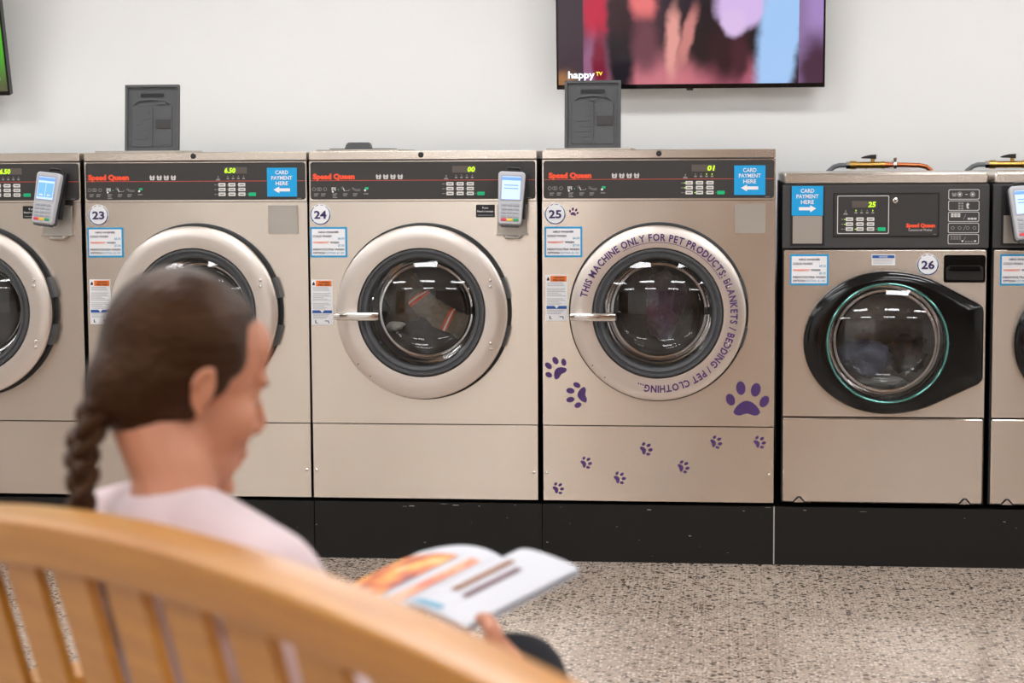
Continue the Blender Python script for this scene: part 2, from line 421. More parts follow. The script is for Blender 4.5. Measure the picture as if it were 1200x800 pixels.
# ------------------------------------------------------------------ washing machines
ZB = 0.1934
def hole_panel(mb, x0, x1, z0, z1, cx, cz, r, y0, y1, m, n=72, corner=0.0):
    # a plate with a round hole
    angs = sorted(set([2 * PI * i / n for i in range(n)]))
    outer = []; inner = []
    for a in angs:
        c, s_ = math.cos(a), math.sin(a); t = 1e9
        if c > 1e-9: t = min(t, (x1 - cx) / c)
        if c < -1e-9: t = min(t, (x0 - cx) / c)
        if s_ > 1e-9: t = min(t, (z1 - cz) / s_)
        if s_ < -1e-9: t = min(t, (z0 - cz) / s_)
        outer.append([cx + c * t, cz + s_ * t]); inner.append((cx + r * c, cz + r * s_))
    for X, Z in ((x0, z0), (x0, z1), (x1, z0), (x1, z1)):   # snap nearest point to each corner
        k = min(range(n), key=lambda i: (outer[i][0] - X) ** 2 + (outer[i][1] - Z) ** 2); outer[k] = [X, Z]
    vs = [(p[0], y0, p[1]) for p in outer] + [(p[0], y0, p[1]) for p in inner] + [(p[0], y1, p[1]) for p in outer] + [(p[0], y1, p[1]) for p in inner]
    fs = []
    for i in range(n):
        j = (i + 1) % n
        fs += [(i, j, n + j, n + i), (2 * n + i, 3 * n + i, 3 * n + j, 2 * n + j), (i, 2 * n + i, 2 * n + j, j), (n + i, n + j, 3 * n + j, 3 * n + i)]
    mb.add(vs, fs, m)

AW, AH = 0.7327, 1.1223
DC = (0.3675, 0.611)                     # door centre on the big machines

def paw(mb, cx, cz, size, ang, m, y):
    # one pad and four toes, size = overall width
    k = size / 2.0; ca, sa = math.cos(ang), math.sin(ang)
    def T(p): return (cx + k * (p[0] * ca - p[1] * sa), cz + k * (p[0] * sa + p[1] * ca))
    pad = []
    for i in range(28):
        a = 2 * PI * i / 28
        rx, rz = 0.62 * math.cos(a), 0.5 * math.sin(a)
        if rz < 0: rz = rz * 0.62 + 0.20 * math.exp(-(rx / 0.3) ** 2) * (-math.sin(a)); rx *= 1.05
        else: rx *= (1 - 0.28 * math.sin(a))
        pad.append(T((rx, rz - 0.45)))
    mb.flat(pad, y, m)
    for tx, tz, r1, r2, q in ((-0.78, 0.10, 0.21, 0.29, 0.35), (-0.29, 0.66, 0.22, 0.33, 0.08), (0.42, 0.58, 0.23, 0.33, -0.22), (0.83, 0.02, 0.2, 0.30, -0.55)):
        e = []
        for i in range(16):
            a = 2 * PI * i / 16; x, z = r1 * math.cos(a), r2 * math.sin(a)
            e.append(T((tx + x * math.cos(q) - z * math.sin(q), tz + x * math.sin(q) + z * math.cos(q))))
        mb.flat(e, y, m)

def num_sticker(root, num, cx, cz, y, paw_too=False):
    def base(mb):
        mb.prism([(0.034 * math.cos(2 * PI * i / 40), 0.034 * math.sin(2 * PI * i / 40)) for i in range(40)], -0.0006, 0.0006, M['white'])
        rnd = random.Random(3)
        for i in range(60):                     # brushed ring, thin at the top, thick and blue at the lower left
            a0 = 2 * PI * i / 60; a1 = 2 * PI * (i + 1.05) / 60; mid = (a0 + a1) / 2
            top = max(0, math.sin(mid)); t = 0.0035 * (1 - 0.55 * top) * rnd.uniform(0.75, 1.1)
            if top > 0.75 and i % 5 in (0, 1): continue
            mm = M['teal'] if (math.cos(mid - 3.7) > 0.72 and i % 3) or (math.cos(mid - 0.4) > 0.8 and i % 2) else M['navy']
            r0, r1 = 0.0305 - t * 0.3, 0.0305 + t * 0.7
            mb.flat([(r0 * math.cos(a0), r0 * math.sin(a0)), (r1 * math.cos(a0), r1 * math.sin(a0)), (r1 * math.cos(a1), r1 * math.sin(a1)), (r0 * math.cos(a1), r0 * math.sin(a1))], -0.0012, mm)
    st = part('numbase', 'number_sticker', base, root, (cx, y, cz), smooth=False)
    def tx(mb): text(mb, num, 0, -0.0125, 0.025, M['navy'], -0.0018, 'c', bold=0.03, width=0.0405)
    part('num' + num, 'lettering', tx, st, smooth=False)
    st['label'] = 'round white sticker with number ' + num

def price_sticker(root, kg, p1, p2, x, z, y):
    W_, H_ = 0.120, 0.097
    def base(mb):
        mb.box(0, W_, -0.0006, 0.0006, 0, H_, M['blue']); mb.rect(0.005, W_ - 0.006, 0.006, H_ - 0.006, -0.0012, M['white'])
    st = part('pricebase', 'price_sticker', base, root, (x, y, z), smooth=False)
    def tx(mb):
        q = -0.0018; hh = 0.0068
        text(mb, kg + 'KG WASHER', W_ / 2, H_ - 0.0190, hh * 0.9, M['ink'], q, 'c', 0.03, width=0.066)
        text(mb, 'COLD WASH', 0.009, H_ - 0.0325, hh, M['ink'], q, 'l', 0.025, width=0.060)
        text(mb, p1, W_ - 0.009, H_ - 0.0395, hh, M['bluetext'], q, 'r', 0.02)
        text(mb, 'WARM/HOT', 0.009, H_ - 0.0525, hh, M['redtext'], q, 'l', 0.03, width=0.052)
        text(mb, 'WASH', 0.0645, H_ - 0.0525, hh, M['ink'], q, 'l', 0.03, width=0.029)
        text(mb, p2, W_ - 0.009, H_ - 0.0622, hh, M['bluetext'], q, 'r', 0.02)
        text(mb, 'HEAVY/ULTRA WASH', 0.009, 0.0222, hh, M['ink'], q, 'l', 0.03, width=0.101)
        text(mb, 'OPTION', 0.009, 0.0108, hh, M['ink'], q, 'l', 0.03, width=0.038)
        text(mb, 'EXTRA $1.00', 0.051, 0.0108, hh, M['bluetext'], q, 'l', 0.012, width=0.058)
    part('price' + kg, 'lettering', tx, st, smooth=False)
    st['label'] = 'blue bordered price sticker'

def safety_label(root, x, z, y):
    def base(mb): mb.box(0, 0.070, -0.0006, 0.0006, 0, 0.146, M['white'])
    st = part('safebase', 'safety_label', base, root, (x, y, z), smooth=False)
    def tx(mb):
        q = -0.0013; q2 = -0.0019
        mb.rect(0.016, 0.067, 0.125, 0.143, q, M['orange'])
        text(mb, 'WARNING', 0.026, 0.135, 0.0055, M['black'], q2, 'l', 0.02, width=0.034)
        text(mb, 'FIRE RISK', 0.024, 0.127, 0.0055, M['black'], q2, 'l', 0.02, width=0.038)
        mb.flat([(0.004, 0.128), (0.012, 0.128), (0.0125, 0.133), (0.0085, 0.140), (0.0045, 0.133)], q, M['black'])
        rr = random.Random(5)
        for k in range(16):
            if k in (3, 10): continue
            zz = 0.120 - k * 0.0046; mb.rect(0.005, 0.005 + rr.uniform(0.035, 0.06), zz, zz + 0.0016, q, M['greytext'])
        mb.rect(0.003, 0.067, 0.038, 0.0475, q, M['dkblue'])
        mb.flat([(0.028, 0.0475), (0.042, 0.0475), (0.035, 0.039)], q2, M['white'])
        for k in range(4): mb.rect(0.005, 0.06 - 0.004 * k, 0.0335 - k * 0.004, 0.035 - k * 0.004, q, M['greytext'])
        for xx in (0.004, 0.037):
            mb.rect(xx, xx + 0.029, 0.003, 0.0185, q, M['white'])
        mb.flat([(0.012, 0.006), (0.015, 0.006), (0.015, 0.016), (0.012, 0.016)], q2, M['black']); mb.rect(0.015, 0.02, 0.006, 0.008, q2, M['black'])
        mb.rect(0.044, 0.053, 0.012, 0.0145, q2, M['black']); mb.flat([(0.053, 0.0145), (0.056, 0.0145), (0.058, 0.006), (0.0555, 0.006)], q2, M['black'])
    part('safetx', 'print', tx, st, smooth=False)
    st['label'] = 'white safety label with orange and blue bars'

def pay_sign(root, x, z, y, right=False):
    W_, H_ = 0.097, 0.092
    st = part('paybase', 'payment_sign', lambda mb: mb.box(0, W_, -0.001, 0.001, 0, H_, M['signblue']), root, (x, y, z), smooth=False)
    def tx(mb):
        q = -0.0022
        text(mb, 'CARD', W_ / 2, 0.0715, 0.0125, M['white'], q, 'c', 0.018, width=0.042)
        text(mb, 'PAYMENT', W_ / 2, 0.054, 0.0125, M['white'], q, 'c', 0.018, width=0.068)
        text(mb, 'HERE', W_ / 2, 0.0365, 0.0125, M['white'], q, 'c', 0.018, width=0.040)
        ar = [(0.021, 0.022), (0.040, 0.0325), (0.040, 0.0265), (0.075, 0.0265), (0.075, 0.0165), (0.040, 0.0165), (0.040, 0.0105)]
        if right: ar = [(W_ - p[0], p[1]) for p in ar]
        mb.flat(ar, q, M['white'])
    part('paytx' + str(right), 'lettering', tx, st, smooth=False)
    st['label'] = 'bright blue card payment sign with white arrow'

def tee(mb, cx, cz, w_, m, y):
    # small washing-symbol with a rounded lower body
    k = w_ / 2
    mb.flat([(cx - k, cz + 0.35 * k), (cx - 0.75 * k, cz - 0.9 * k), (cx + 0.75 * k, cz - 0.9 * k), (cx + k, cz + 0.35 * k), (cx + 0.62 * k, cz + k), (cx + 0.3 * k, cz + 0.45 * k), (cx - 0.3 * k, cz + 0.45 * k), (cx - 0.62 * k, cz + k)], y, m)

def keypad(cp, x, z, y, disp, lit=(), small=1.0):
    # display, indicator icons, nine white keys and the green start key; (x, z) = lower-left key corner
    k = small
    def kf(mb): mb.prism(rrect(0, 0.0225 * k, 0, 0.0112 * k, 0.0015), -0.002, 0.0, M['key']); mb.rect(0.004 * k, 0.0185 * k, 0.004 * k, 0.0072 * k, -0.0025, M['keytext'])
    for i in range(3):
        for j in range(3):
            part('key%.2f' % k, 'key', kf, cp, (x + i * 0.0325 * k, y, z + j * 0.0152 * k), smooth=False)
    part('gkey%.2f' % k, 'start_key', lambda mb: mb.prism(rrect(0, 0.0235 * k, 0, 0.0112 * k, 0.0015), -0.002, 0, M['green']), cp, (x + 0.0985 * k, y, z - 0.0005), smooth=False)
    def wf(mb): mb.box(0, 0.0745 * k, -0.0012, 0, 0, 0.021 * k, M['ledoff'])
    d = part('disp%.2f' % k, 'display', wf, cp, (x + 0.019 * k, y, z + 0.0715 * k), smooth=False)
    def tf(mb):
        if disp[0] == 'l': text(mb, disp[1:], x + 0.0205 * k, z + 0.0743 * k, 0.0155 * k, M['led'], y - 0.002, 'l', 0.03, shear=0.15, width=0.036 * k)
        else: text(mb, disp[1:], x + 0.0915 * k, z + 0.0743 * k, 0.0155 * k, M['led'], y - 0.002, 'r', 0.03, shear=0.15, width=0.0235 * k)
    part('dt%s%.2f%.3f' % (disp, k, x), 'display_digits', tf, cp, smooth=False)
    def inf(mb):
        for i in range(4):
            xx = x + 0.031 * k + i * 0.0172 * k
            mb.rect(xx - 0.0012, xx + 0.0012, z + 0.061 * k, z + 0.065 * k, y - 0.001, M['led'] if i in lit else M['icondim'])
            mb.rect(xx - 0.004 * k, xx + 0.004 * k, z + 0.0535 * k, z + 0.0585 * k, y - 0.001, M['icondim'])
        mb.flat([(x - 0.009 * k, z + 0.05 * k), (x + 0.007 * k, z + 0.05 * k), (x + 0.003 * k, z + 0.056 * k), (x - 0.005 * k, z + 0.056 * k)], y - 0.001, M['icondim'])
        mb.rect(x - 0.002 * k, x + 0.001 * k, z + 0.058 * k, z + 0.064 * k, y - 0.001, M['icondim'])
        for j in range(3):
            zz = z + j * 0.0152 * k
            mb.rect(x - 0.014 * k, x - 0.007 * k, zz + 0.004, zz + 0.0065, y - 0.001, M['icondim'])
            for i in range(4 if j == 0 else 3):
                on = (i == 0 and j in (1, 2)) or (i == 1 and j == 0)
                xx = x - 0.0045 * k + i * 0.0325 * k
                mb.rect(xx, xx + 0.0028, zz + 0.0038, zz + 0.0066, y - 0.001, M['led'] if on and lit else M['icondim'])
    part('ind%s%.2f%.3f' % (str(lit), k, x), 'indicator_print', inf, cp, smooth=False)['kind'] = 'stuff'

def make_big(num, x, label, disp, lit, flap, sign, dx=0.0, pet=False, extra=None):
    t = thing('washing_machine', label, 'washing machine', (x, 0, ZB), group='big front-load washing machines')
    W_, H_ = AW, AH
    def cab(mb):
        mb.box(0.003, 0.02, 0.022, 0.82, 0.0, H_ - 0.03, M['dark_side']); mb.box(W_ - 0.02, W_ - 0.003, 0.022, 0.82, 0.0, H_ - 0.03, M['dark_side'])
        mb.box(0.003, W_ - 0.003, 0.80, 0.82, 0.0, H_ - 0.03, M['dark_side']); mb.box(0.003, W_ - 0.003, 0.022, 0.82, 0.0, 0.02, M['dark_side'])
        mb.box(0.005, W_ - 0.005, 0.004, 0.82, H_ - 0.034, H_ - 0.028, M['dark_side'])
    part('Acab', 'cabinet', cab, t, smooth=False)
    part('Afront', 'front_panel', lambda mb: hole_panel(mb, 0, W_, 0.2485, 0.9615, DC[0], DC[1], 0.225, 0.0, 0.02, M['steel']), t, smooth=False)
    lp = part('Alow', 'lower_panel', lambda mb: mb.prism([(0, 0.004), (W_, 0.004), (W_, 0.2455), (0, 0.2455)], 0.0, 0.02, M['steel'], bev=0.0012), t, smooth=False)
    for xx in (0.012, W_ - 0.014):
        part('Ascrew', 'screw', lambda mb: mb.lathe([(0.0001, -0.005), (0.003, -0.0045), (0.0052, -0.002), (0.0055, 0)], M['chrome'], n=14), lp, (xx, 0, 0.0945))
    tp = part('Atop', 'top_panel', lambda mb: mb.prism(rrect(0, W_, H_ - 0.0275, H_, 0.004), -0.004, 0.82, M['steel'], bev=0.002), t, smooth=False)
    part('Alock', 'lock', lambda mb: (mb.lathe([(0.0001, -0.006), (0.0062, -0.006), (0.0085, -0.004), (0.009, 0.0)], M['black'], n=20), mb.lathe([(0.0001, -0.0066), (0.0028, -0.0066), (0.003, -0.005)], M['termdk'], n=12)), tp, (0.3635 + dx * 0.7, -0.004, H_ - 0.0125))
    cp = part('Actl', 'control_panel', lambda mb: mb.prism([(0, 0.9625), (W_, 0.9625), (W_, H_ - 0.0300), (0, H_ - 0.0300)], 0.0, 0.02, M['steel'], bev=0.0015), t, smooth=False)
    fz0, fz1 = 0.9695, 1.0885
    part('Afas', 'fascia', lambda mb: mb.prism(rrect(0.005, W_ - 0.0045, fz0, fz1, 0.009), -0.002, 0.001, M['fascia']), cp, smooth=False)
    def deco(mb):
        q = -0.0026
        mb.rect(0.006, W_ - 0.006, 1.0285, 1.0303, q, M['line'])
        text(mb, 'Speed Queen', 0.013 + dx, 1.0345, 0.0165, M['logo'], q - 0.0005, 'l', 0.06, width=0.136)
        for i in range(4): tee(mb, 0.226 + dx * 0.4 + i * 0.0233, 1.0410, 0.0175, M['icon'], q)
        for i in range(4): mb.rect(0.2245 + dx * 0.4 + i * 0.0233, 0.2275 + dx * 0.4 + i * 0.0233, 1.036, 1.042, q - 0.0006, M['fascia'])
        xs = [0.0165, 0.034, 0.0545, 0.085, 0.115, 0.153]; b = 0.996
        for cx_ in (0.0165, 0.0305, 0.036, 0.0525):
            mb.lathe([(0.0042, q), (0.0058, q)], M['icondim'], cx_ + dx, b + 0.006, 14)
        for i in range(3): mb.rect(0.0735 + dx + i * 0.005, 0.077 + dx + i * 0.005, b + 0.001 + (i % 2) * 0.003, b + 0.012, q, M['icon'])
        mb.disc(0.0775 + dx, b - 0.002, 0.003, q - 0.0005, M['white'], 10); mb.rect(0.0935 + dx, 0.097 + dx, b + 0.003, b + 0.006, q, M['green'])
        mb.lathe([(0.003, q), (0.0042, q)], M['icondim'], 0.1085 + dx, b + 0.010, 12)
        mb.flat([(0.109 + dx, b + 0.01), (0.112 + dx, b + 0.011), (0.117 + dx, b), (0.114 + dx, b - 0.001)], q, M['icon'])
        mb.flat([(0.117 + dx, b), (0.13 + dx, b), (0.133 + dx, b + 0.006), (0.131 + dx, b + 0.006), (0.1285 + dx, b + 0.002), (0.117 + dx, b + 0.002)], q, M['icondim'])
        for k, xx in enumerate((0.143, 0.149, 0.156, 0.163)): mb.lathe([(0.0022, q), (0.0036, q)], M['icondim'], xx + dx, b + (0.008, 0.004, 0.0025, 0.003)[k], 10)
        mb.rect(0.182 + dx, 0.193 + dx, b + 0.005, b + 0.012, q, M['green']); mb.disc(0.182 + dx, b + 0.002, 0.0035, q - 0.0005, M['white'], 10)
        for cx_, n_ in ((0.0235, 2), (0.0465, 2), (0.084, 3), (0.118, 2), (0.15, 2), (0.185, 1)):
            for k in range(n_): mb.rect(cx_ - 0.0075 + dx, cx_ + 0.0075 + dx - 0.003 * (k % 2), b - 0.0105 - k * 0.0058, b - 0.0075 - k * 0.0058, q, M['icondim'])
        mb.rect(0.700, 0.715, 0.9725, 0.9742, q, M['icondim'])
    part('Adeco%.3f' % dx, 'fascia_print', deco, cp, smooth=False)['kind'] = 'stuff'
    keypad(cp, 0.4445 + dx, 0.9815, -0.002, disp, lit)
    # ---- door
    def black_ring(mb):
        mb.lathe([(0.200, 0.018), (0.225, 0.005), (0.2815, 0.005), (0.2835, 0.001), (0.2835, -0.004), (0.280, -0.007), (0.273, -0.008), (0.273, -0.046), (0.21, -0.046), (0.2, 0.018)], M['blackrubber'], *DC, n=96)
    dr = part('Adoor', 'door', lambda mb: mb.lathe([(0.2745, -0.042), (0.2755, -0.050), (0.2735, -0.0555), (0.268, -0.0585), (0.235, -0.0598), (0.206, -0.0585), (0.202, -0.052), (0.202, -0.042)], M['steel_ring'], *DC, n=96), t)
    part('Aback', 'door_frame', black_ring, t)
    def seal(mb): mb.lathe([(0.203, -0.045), (0.2025, -0.055), (0.199, -0.0615), (0.194, -0.0615), (0.191, -0.056), (0.187, -0.056), (0.184, -0.060), (0.177, -0.058), (0.172, -0.047), (0.169, -0.030), (0.169, 0.02), (0.2, 0.02)], M['rubber'], *DC, n=96)
    part('Aseal', 'rubber_seal', seal, dr)
    def glass(mb):
        prof = []
        r0, sag = 0.1715, 0.030
        Rr = (r0 * r0 + sag * sag) / (2 * sag)
        for i in range(13):
            r = r0 * (1 - i / 12.0); prof.append((max(r, 0.0002), -0.048 - (math.sqrt(Rr * Rr - r * r) - (Rr - sag))))
        mb.lathe(prof, M['glass'], *DC, n=72)
    part('Aglass', 'glass', glass, dr)
    part('Abowl', 'glass_bowl', lambda mb: mb.lathe([(0.168, -0.040), (0.163, 0.01), (0.155, 0.05), (0.145, 0.068), (0.12, 0.078), (0.06, 0.084), (0.0002, 0.086)], M['glassin'], *DC, n=72), dr)
    def handle(mb):
        zc = DC[1] - 0.009
        pts = []
        mb.tube([(DC[0] - 0.262, -0.058, zc), (DC[0] - 0.262, -0.092, zc)], 0.010, M['chrome'], 14)
        sec = rrect(-0.013, 0.013, -0.008, 0.008, 0.0065, 4)
        vs = []; K = 12
        for k in range(K + 1):
            u = k / K; x_ = DC[0] - 0.272 + 0.142 * u; sc = 0.86 if k in (0, K) else 1.0
            yy = -0.098 - 0.006 * math.sin(PI * u)
            for p in sec: vs.append((x_, yy + p[1] * sc, zc + p[0] * sc * (0.92 + 0.12 * u)))
        n_ = len(sec); fs = [list(range(n_)), [K * n_ + i for i in range(n_)]]
        for k in range(K):
            for i in range(n_): fs.append((k * n_ + i, k * n_ + (i + 1) % n_, (k + 1) * n_ + (i + 1) % n_, (k + 1) * n_ + i))
        mb.add(vs, fs, M['chrome'])
    part('Ahandle', 'handle', handle, dr)
    for zz in (0.102, 0.083, -0.096, -0.115):
        part('Abolt', 'bolt', lambda mb: mb.lathe([(0.0001, -0.0045), (0.004, -0.004), (0.006, -0.0015), (0.0065, 0.001)], M['chrome'], n=14), dr, (DC[0] + 0.2215, -0.0592, DC[1] + zz))
    for ax, az in ((-0.205, -0.165), (-0.166, -0.203)):
        part('Arivet', 'rivet', lambda mb: mb.lathe([(0.0001, -0.001), (0.0022, -0.0008), (0.0026, 0.001)], M['rubber'], n=10), dr, (DC[0] + ax, -0.0585, DC[1] + az))
    for hk, (a0, a1) in enumerate(((-0.40, -0.16), (0.16, 0.40))):
        def hinge(mb):
            poly = [(DC[0] + 0.2845 * math.cos(a0 + (a1 - a0) * i / 8), DC[1] + 0.2845 * math.sin(a0 + (a1 - a0) * i / 8)) for i in range(9)] + [(DC[0] + 0.272 * math.cos(a1 - (a1 - a0) * i / 8), DC[1] + 0.272 * math.sin(a1 - (a1 - a0) * i / 8)) for i in range(9)]
            mb.prism(poly, -0.036, 0.002, M['rubber'])
        part('Ahinge%d' % hk, 'hinge', hinge, dr, smooth=False)
    def drum(mb):
        mb.lathe([(0.205, 0.03), (0.215, 0.06), (0.232, 0.08), (0.232, 0.48)], M['drum'], *DC, n=64)
        mb.lathe([(0.232, 0.48), (0.12, 0.485), (0.1, 0.47), (0.05, 0.46), (0.0002, 0.458)], M['drumdark'], *DC, n=64)
        for k in range(3):
            a = 0.5 + k * 2 * PI / 3; c = Vector((DC[0] + 0.222 * math.cos(a), 0, DC[1] + 0.222 * math.sin(a)))
            mb.cap((c.x, 0.11, c.z), 0.026, (c.x, 0.45, c.z), 0.026, M['drum'])
        mb.lathe([(0.2, 0.019), (0.25, 0.022), (0.25, 0.5), (0.0002, 0.5)], M['drumdark'], *DC, n=48)
    part('Adrum', 'drum', drum, t)
    # ---- stickers
    num_sticker(t, num, 0.0355 + (0.0085 if num == '23' else 0.006 if pet else 0), 0.921, -0.0008)
    price_sticker(t, '16', '$6.50', '$7.00', 0.0015 + (0.006 if pet else 0.004 if num == '23' else 0), 0.784, -0.0008)
    safety_label(t, 0.002 + (0.008 if pet else 0.006 if num == '23' else 0), 0.566 + (0.016 if pet else 0), -0.0008)
    # coin plate / sign
    def plate(mb):
        mb.prism(rrect(0, 0.096, 0, 0.092, 0.002), -0.003, 0.001, M['plate'], bev=0.001)
        for a, b in ((0, 0.003), (0.093, 0.096)): mb.box(a, b, -0.0045, 0, 0, 0.092, M['plate'])
        for a, b in ((0, 0.003), (0.089, 0.092)): mb.box(0.003, 0.093, -0.0045, 0, a, b, M['plate'])
    part('Aplate', 'coin_plate', plate, t, (0.606, -0.001, 0.859), smooth=False)
    if sign == 'pay': pay_sign(t, 0.604, 0.979, -0.0035)
    else:
        st = part('rcb', 'receipt_sign', lambda mb: mb.box(0, 0.060, -0.0006, 0.0006, 0, 0.040, M['black']), t, (0.538, -0.0008, 0.911), smooth=False)
        def rt(mb):
            text(mb, 'If you', 0.03, 0.0275, 0.0062, M['white'], -0.0014, 'c', 0.015)
            text(mb, 'Need a receipt', 0.03, 0.0165, 0.0062, M['white'], -0.0014, 'c', 0.015, width=0.052)
            mb.rect(0.005, 0.055, 0.006, 0.0075, -0.0014, M['greytext'])
        part('rct', 'lettering', rt, st, smooth=False)
        part('lip', 'tray_lip', lambda mb: (mb.box(-0.002, 0.099, -0.018, 0.0, -0.004, 0.0, M['plate']), mb.tube([(0.024, -0.004, -0.006), (0.03, -0.02, -0.011), (0.07, -0.02, -0.011), (0.078, -0.004, -0.006)], 0.006, M['plate'], 10)), t, (0.606, -0.001, 0.859), smooth=False)
    # detergent dispenser on top
    part('Adp', 'dispenser_plate', lambda mb: mb.prism(rrect(0.0, 0.27, 0, 0.007, 0.001), 0.10, 0.44, M['plate' if True else 'steel']), t, (0.005, 0, H_ - 0.001), smooth=False)
    def lid(mb):
        mb.prism(rrect(-0.0925, 0.0925, 0.0, 0.222, 0.004), -0.006, 0.006, M['lidgrey'])
        for a in ((-0.0925, -0.084, 0, 0.222), (0.084, 0.0925, 0, 0.222), (-0.084, 0.084, 0.2135, 0.222)): mb.box(a[0], a[1], -0.014, 0, a[2], a[3], M['lidgrey'])
        mb.prism(rrect(-0.070, 0.070, 0.012, 0.150, 0.006), -0.0085, 0, M['lidgrey'], bev=0.002)
        rr = random.Random(int(num))
        for k in range(9):
            xx = rr.uniform(-0.062, 0.02); zz = 0.02 + 0.017 * k; mb.box(xx, xx + rr.uniform(0.02, 0.05), -0.0105, 0, zz, zz + rr.uniform(0.003, 0.012), M['lidgrey'])
        mb.box(-0.004, 0.002, -0.012, 0, 0.014, 0.148, M['lidgrey'])
        mb.box(0.014, 0.064, -0.012, 0, 0.075, 0.105, M['fascia'])
        mb.tube([(-0.060, -0.008, 0.158), (-0.045, -0.010, 0.168), (0.0, -0.010, 0.172), (0.045, -0.010, 0.168), (0.060, -0.008, 0.158)], 0.003, M['lidgrey'], 8)
    if flap:
        l_ = ob('dispenser_lid', (lambda mb: (lid(mb), mb)[1])(MB()), t, smooth=False, loc=(0.141, 0.30, H_ + 0.006), rot=(-0.10, 0, 0.0))
        part('slot', 'handle_slot', lambda mb: mb.prism(rrect(-0.040, 0.040, 0.181, 0.193, 0.003), -0.0085, -0.003, M['blackrubber']), l_, smooth=False)
    else:
        l_ = ob('dispenser_lid', MB().box(-0.0925, 0.0925, 0.12, 0.34, 0, 0.003, M['lidgrey']), t, smooth=False, loc=(0.137, 0, H_ + 0.006))
        part('lidh', 'lid_handle', lambda mb: mb.prism([(-0.044, 0), (0.044, 0), (0.040, 0.016), (0.033, 0.021), (-0.03, 0.021), (-0.037, 0.016)], 0.12, 0.15, M['lidgrey'], bev=0.002), l_, (0, 0, 0.002), smooth=False)
    if pet:
        # words round the door ring
        s_ = 'THIS MACHINE ONLY FOR PET PRODUCTS: BLANKETS / BEDDING / PET CLOTHING...'
        Hc = 0.0225; sc = Hc / 0.72; adv = []
        for ch in s_:
            if ch == ' ': adv.append((0, 0.30)); continue
            vs, fs = glyphs(ch, 0.028); x0 = min(v[0] for v in vs); x1 = max(v[0] for v in vs); adv.append((x0, x1 - x0 + 0.11))
        tot = sum(a[1] for a in adv) * sc; r0 = 0.2275
        a_start, a_end = math.radians(168), math.radians(-106); kf = (a_start - a_end) * (r0 + Hc * 0.4) / tot
        mb = MB(); ang = a_start; u0 = s_.index('ONLY'); u1 = s_.index(':')
        au0 = au1 = 0
        for i, ch in enumerate(s_):
            da = adv[i][1] * sc * kf / (r0 + Hc * 0.4)
            if i == u0: au0 = ang
            if ch != ' ':
                vs, fs = glyphs(ch, 0.028); pts = []
                for v in vs:
                    xx = (v[0] - adv[i][0] + 0.055) * sc * kf; rr_ = r0 + v[1] * sc; aa = ang - xx / (r0 + Hc * 0.4)
                    pts.append((DC[0] + rr_ * math.cos(aa), -0.0620, DC[1] + rr_ * math.sin(aa)))
                mb.add(pts, fs, M['purple'])
            ang -= da
            if i == u1: au1 = ang
        n_ = 40; ra, rb = r0 - 0.0058, r0 - 0.0042
        for k in range(n_):
            a0 = au0 + (au1 - au0) * k / n_; a1 = au0 + (au1 - au0) * (k + 1) / n_
            mb.add([(DC[0] + q * math.cos(a), -0.0619, DC[1] + q * math.sin(a)) for q, a in ((ra, a0), (rb, a0), (rb, a1), (ra, a1))], [(0, 1, 2, 3)], M['purple'])
        l_ = ob('ring_lettering', mb, dr, smooth=False); l_['label'] = 'purple capital lettering curved round the door ring'
        for cx, cz, sz, an in ((0.100, 0.926, 0.030, -0.2), (0.044, 0.427, 0.078, 0.30 + 0.45), (0.113, 0.344, 0.080, PI / 2 + 0.1), (0.647, 0.327, 0.132, 0.0),
                               (0.046, 0.043, 0.040, -1.05), (0.136, 0.127, 0.040, -1.1), (0.243, 0.079, 0.042, -1.05), (0.327, 0.173, 0.044, -1.1), (0.446, 0.117, 0.042, -1.2), (0.549, 0.197, 0.042, -1.25), (0.686, 0.198, 0.042, -1.05)):
            m2 = MB(); paw(m2, 0, 0, sz, an, M['purple'], -0.0012); p_ = ob('paw_print', m2, t, smooth=False, loc=(cx, 0, cz))
        
    return t

X24 = -1.3295 + 0.00615
make_big('22', X24 - 2 * 0.745, 'large stainless washing machine at the left edge with only its right half in view', 'l6.50', (), False, 'receipt')
make_big('23', X24 - 0.745 + 0.002, 'large stainless washing machine numbered 23 with raised soap lid, behind the woman', 'l6.50', (), True, 'pay')
make_big('24', X24 - 0.003, 'large stainless washing machine numbered 24 with khaki laundry inside', 'r00', (), False, 'receipt')
make_big('25', X24 + 0.745 + 0.001, 'large stainless washing machine numbered 25 covered in purple paw prints', 'r01', (2, 3), True, 'pay', 0.008, True)

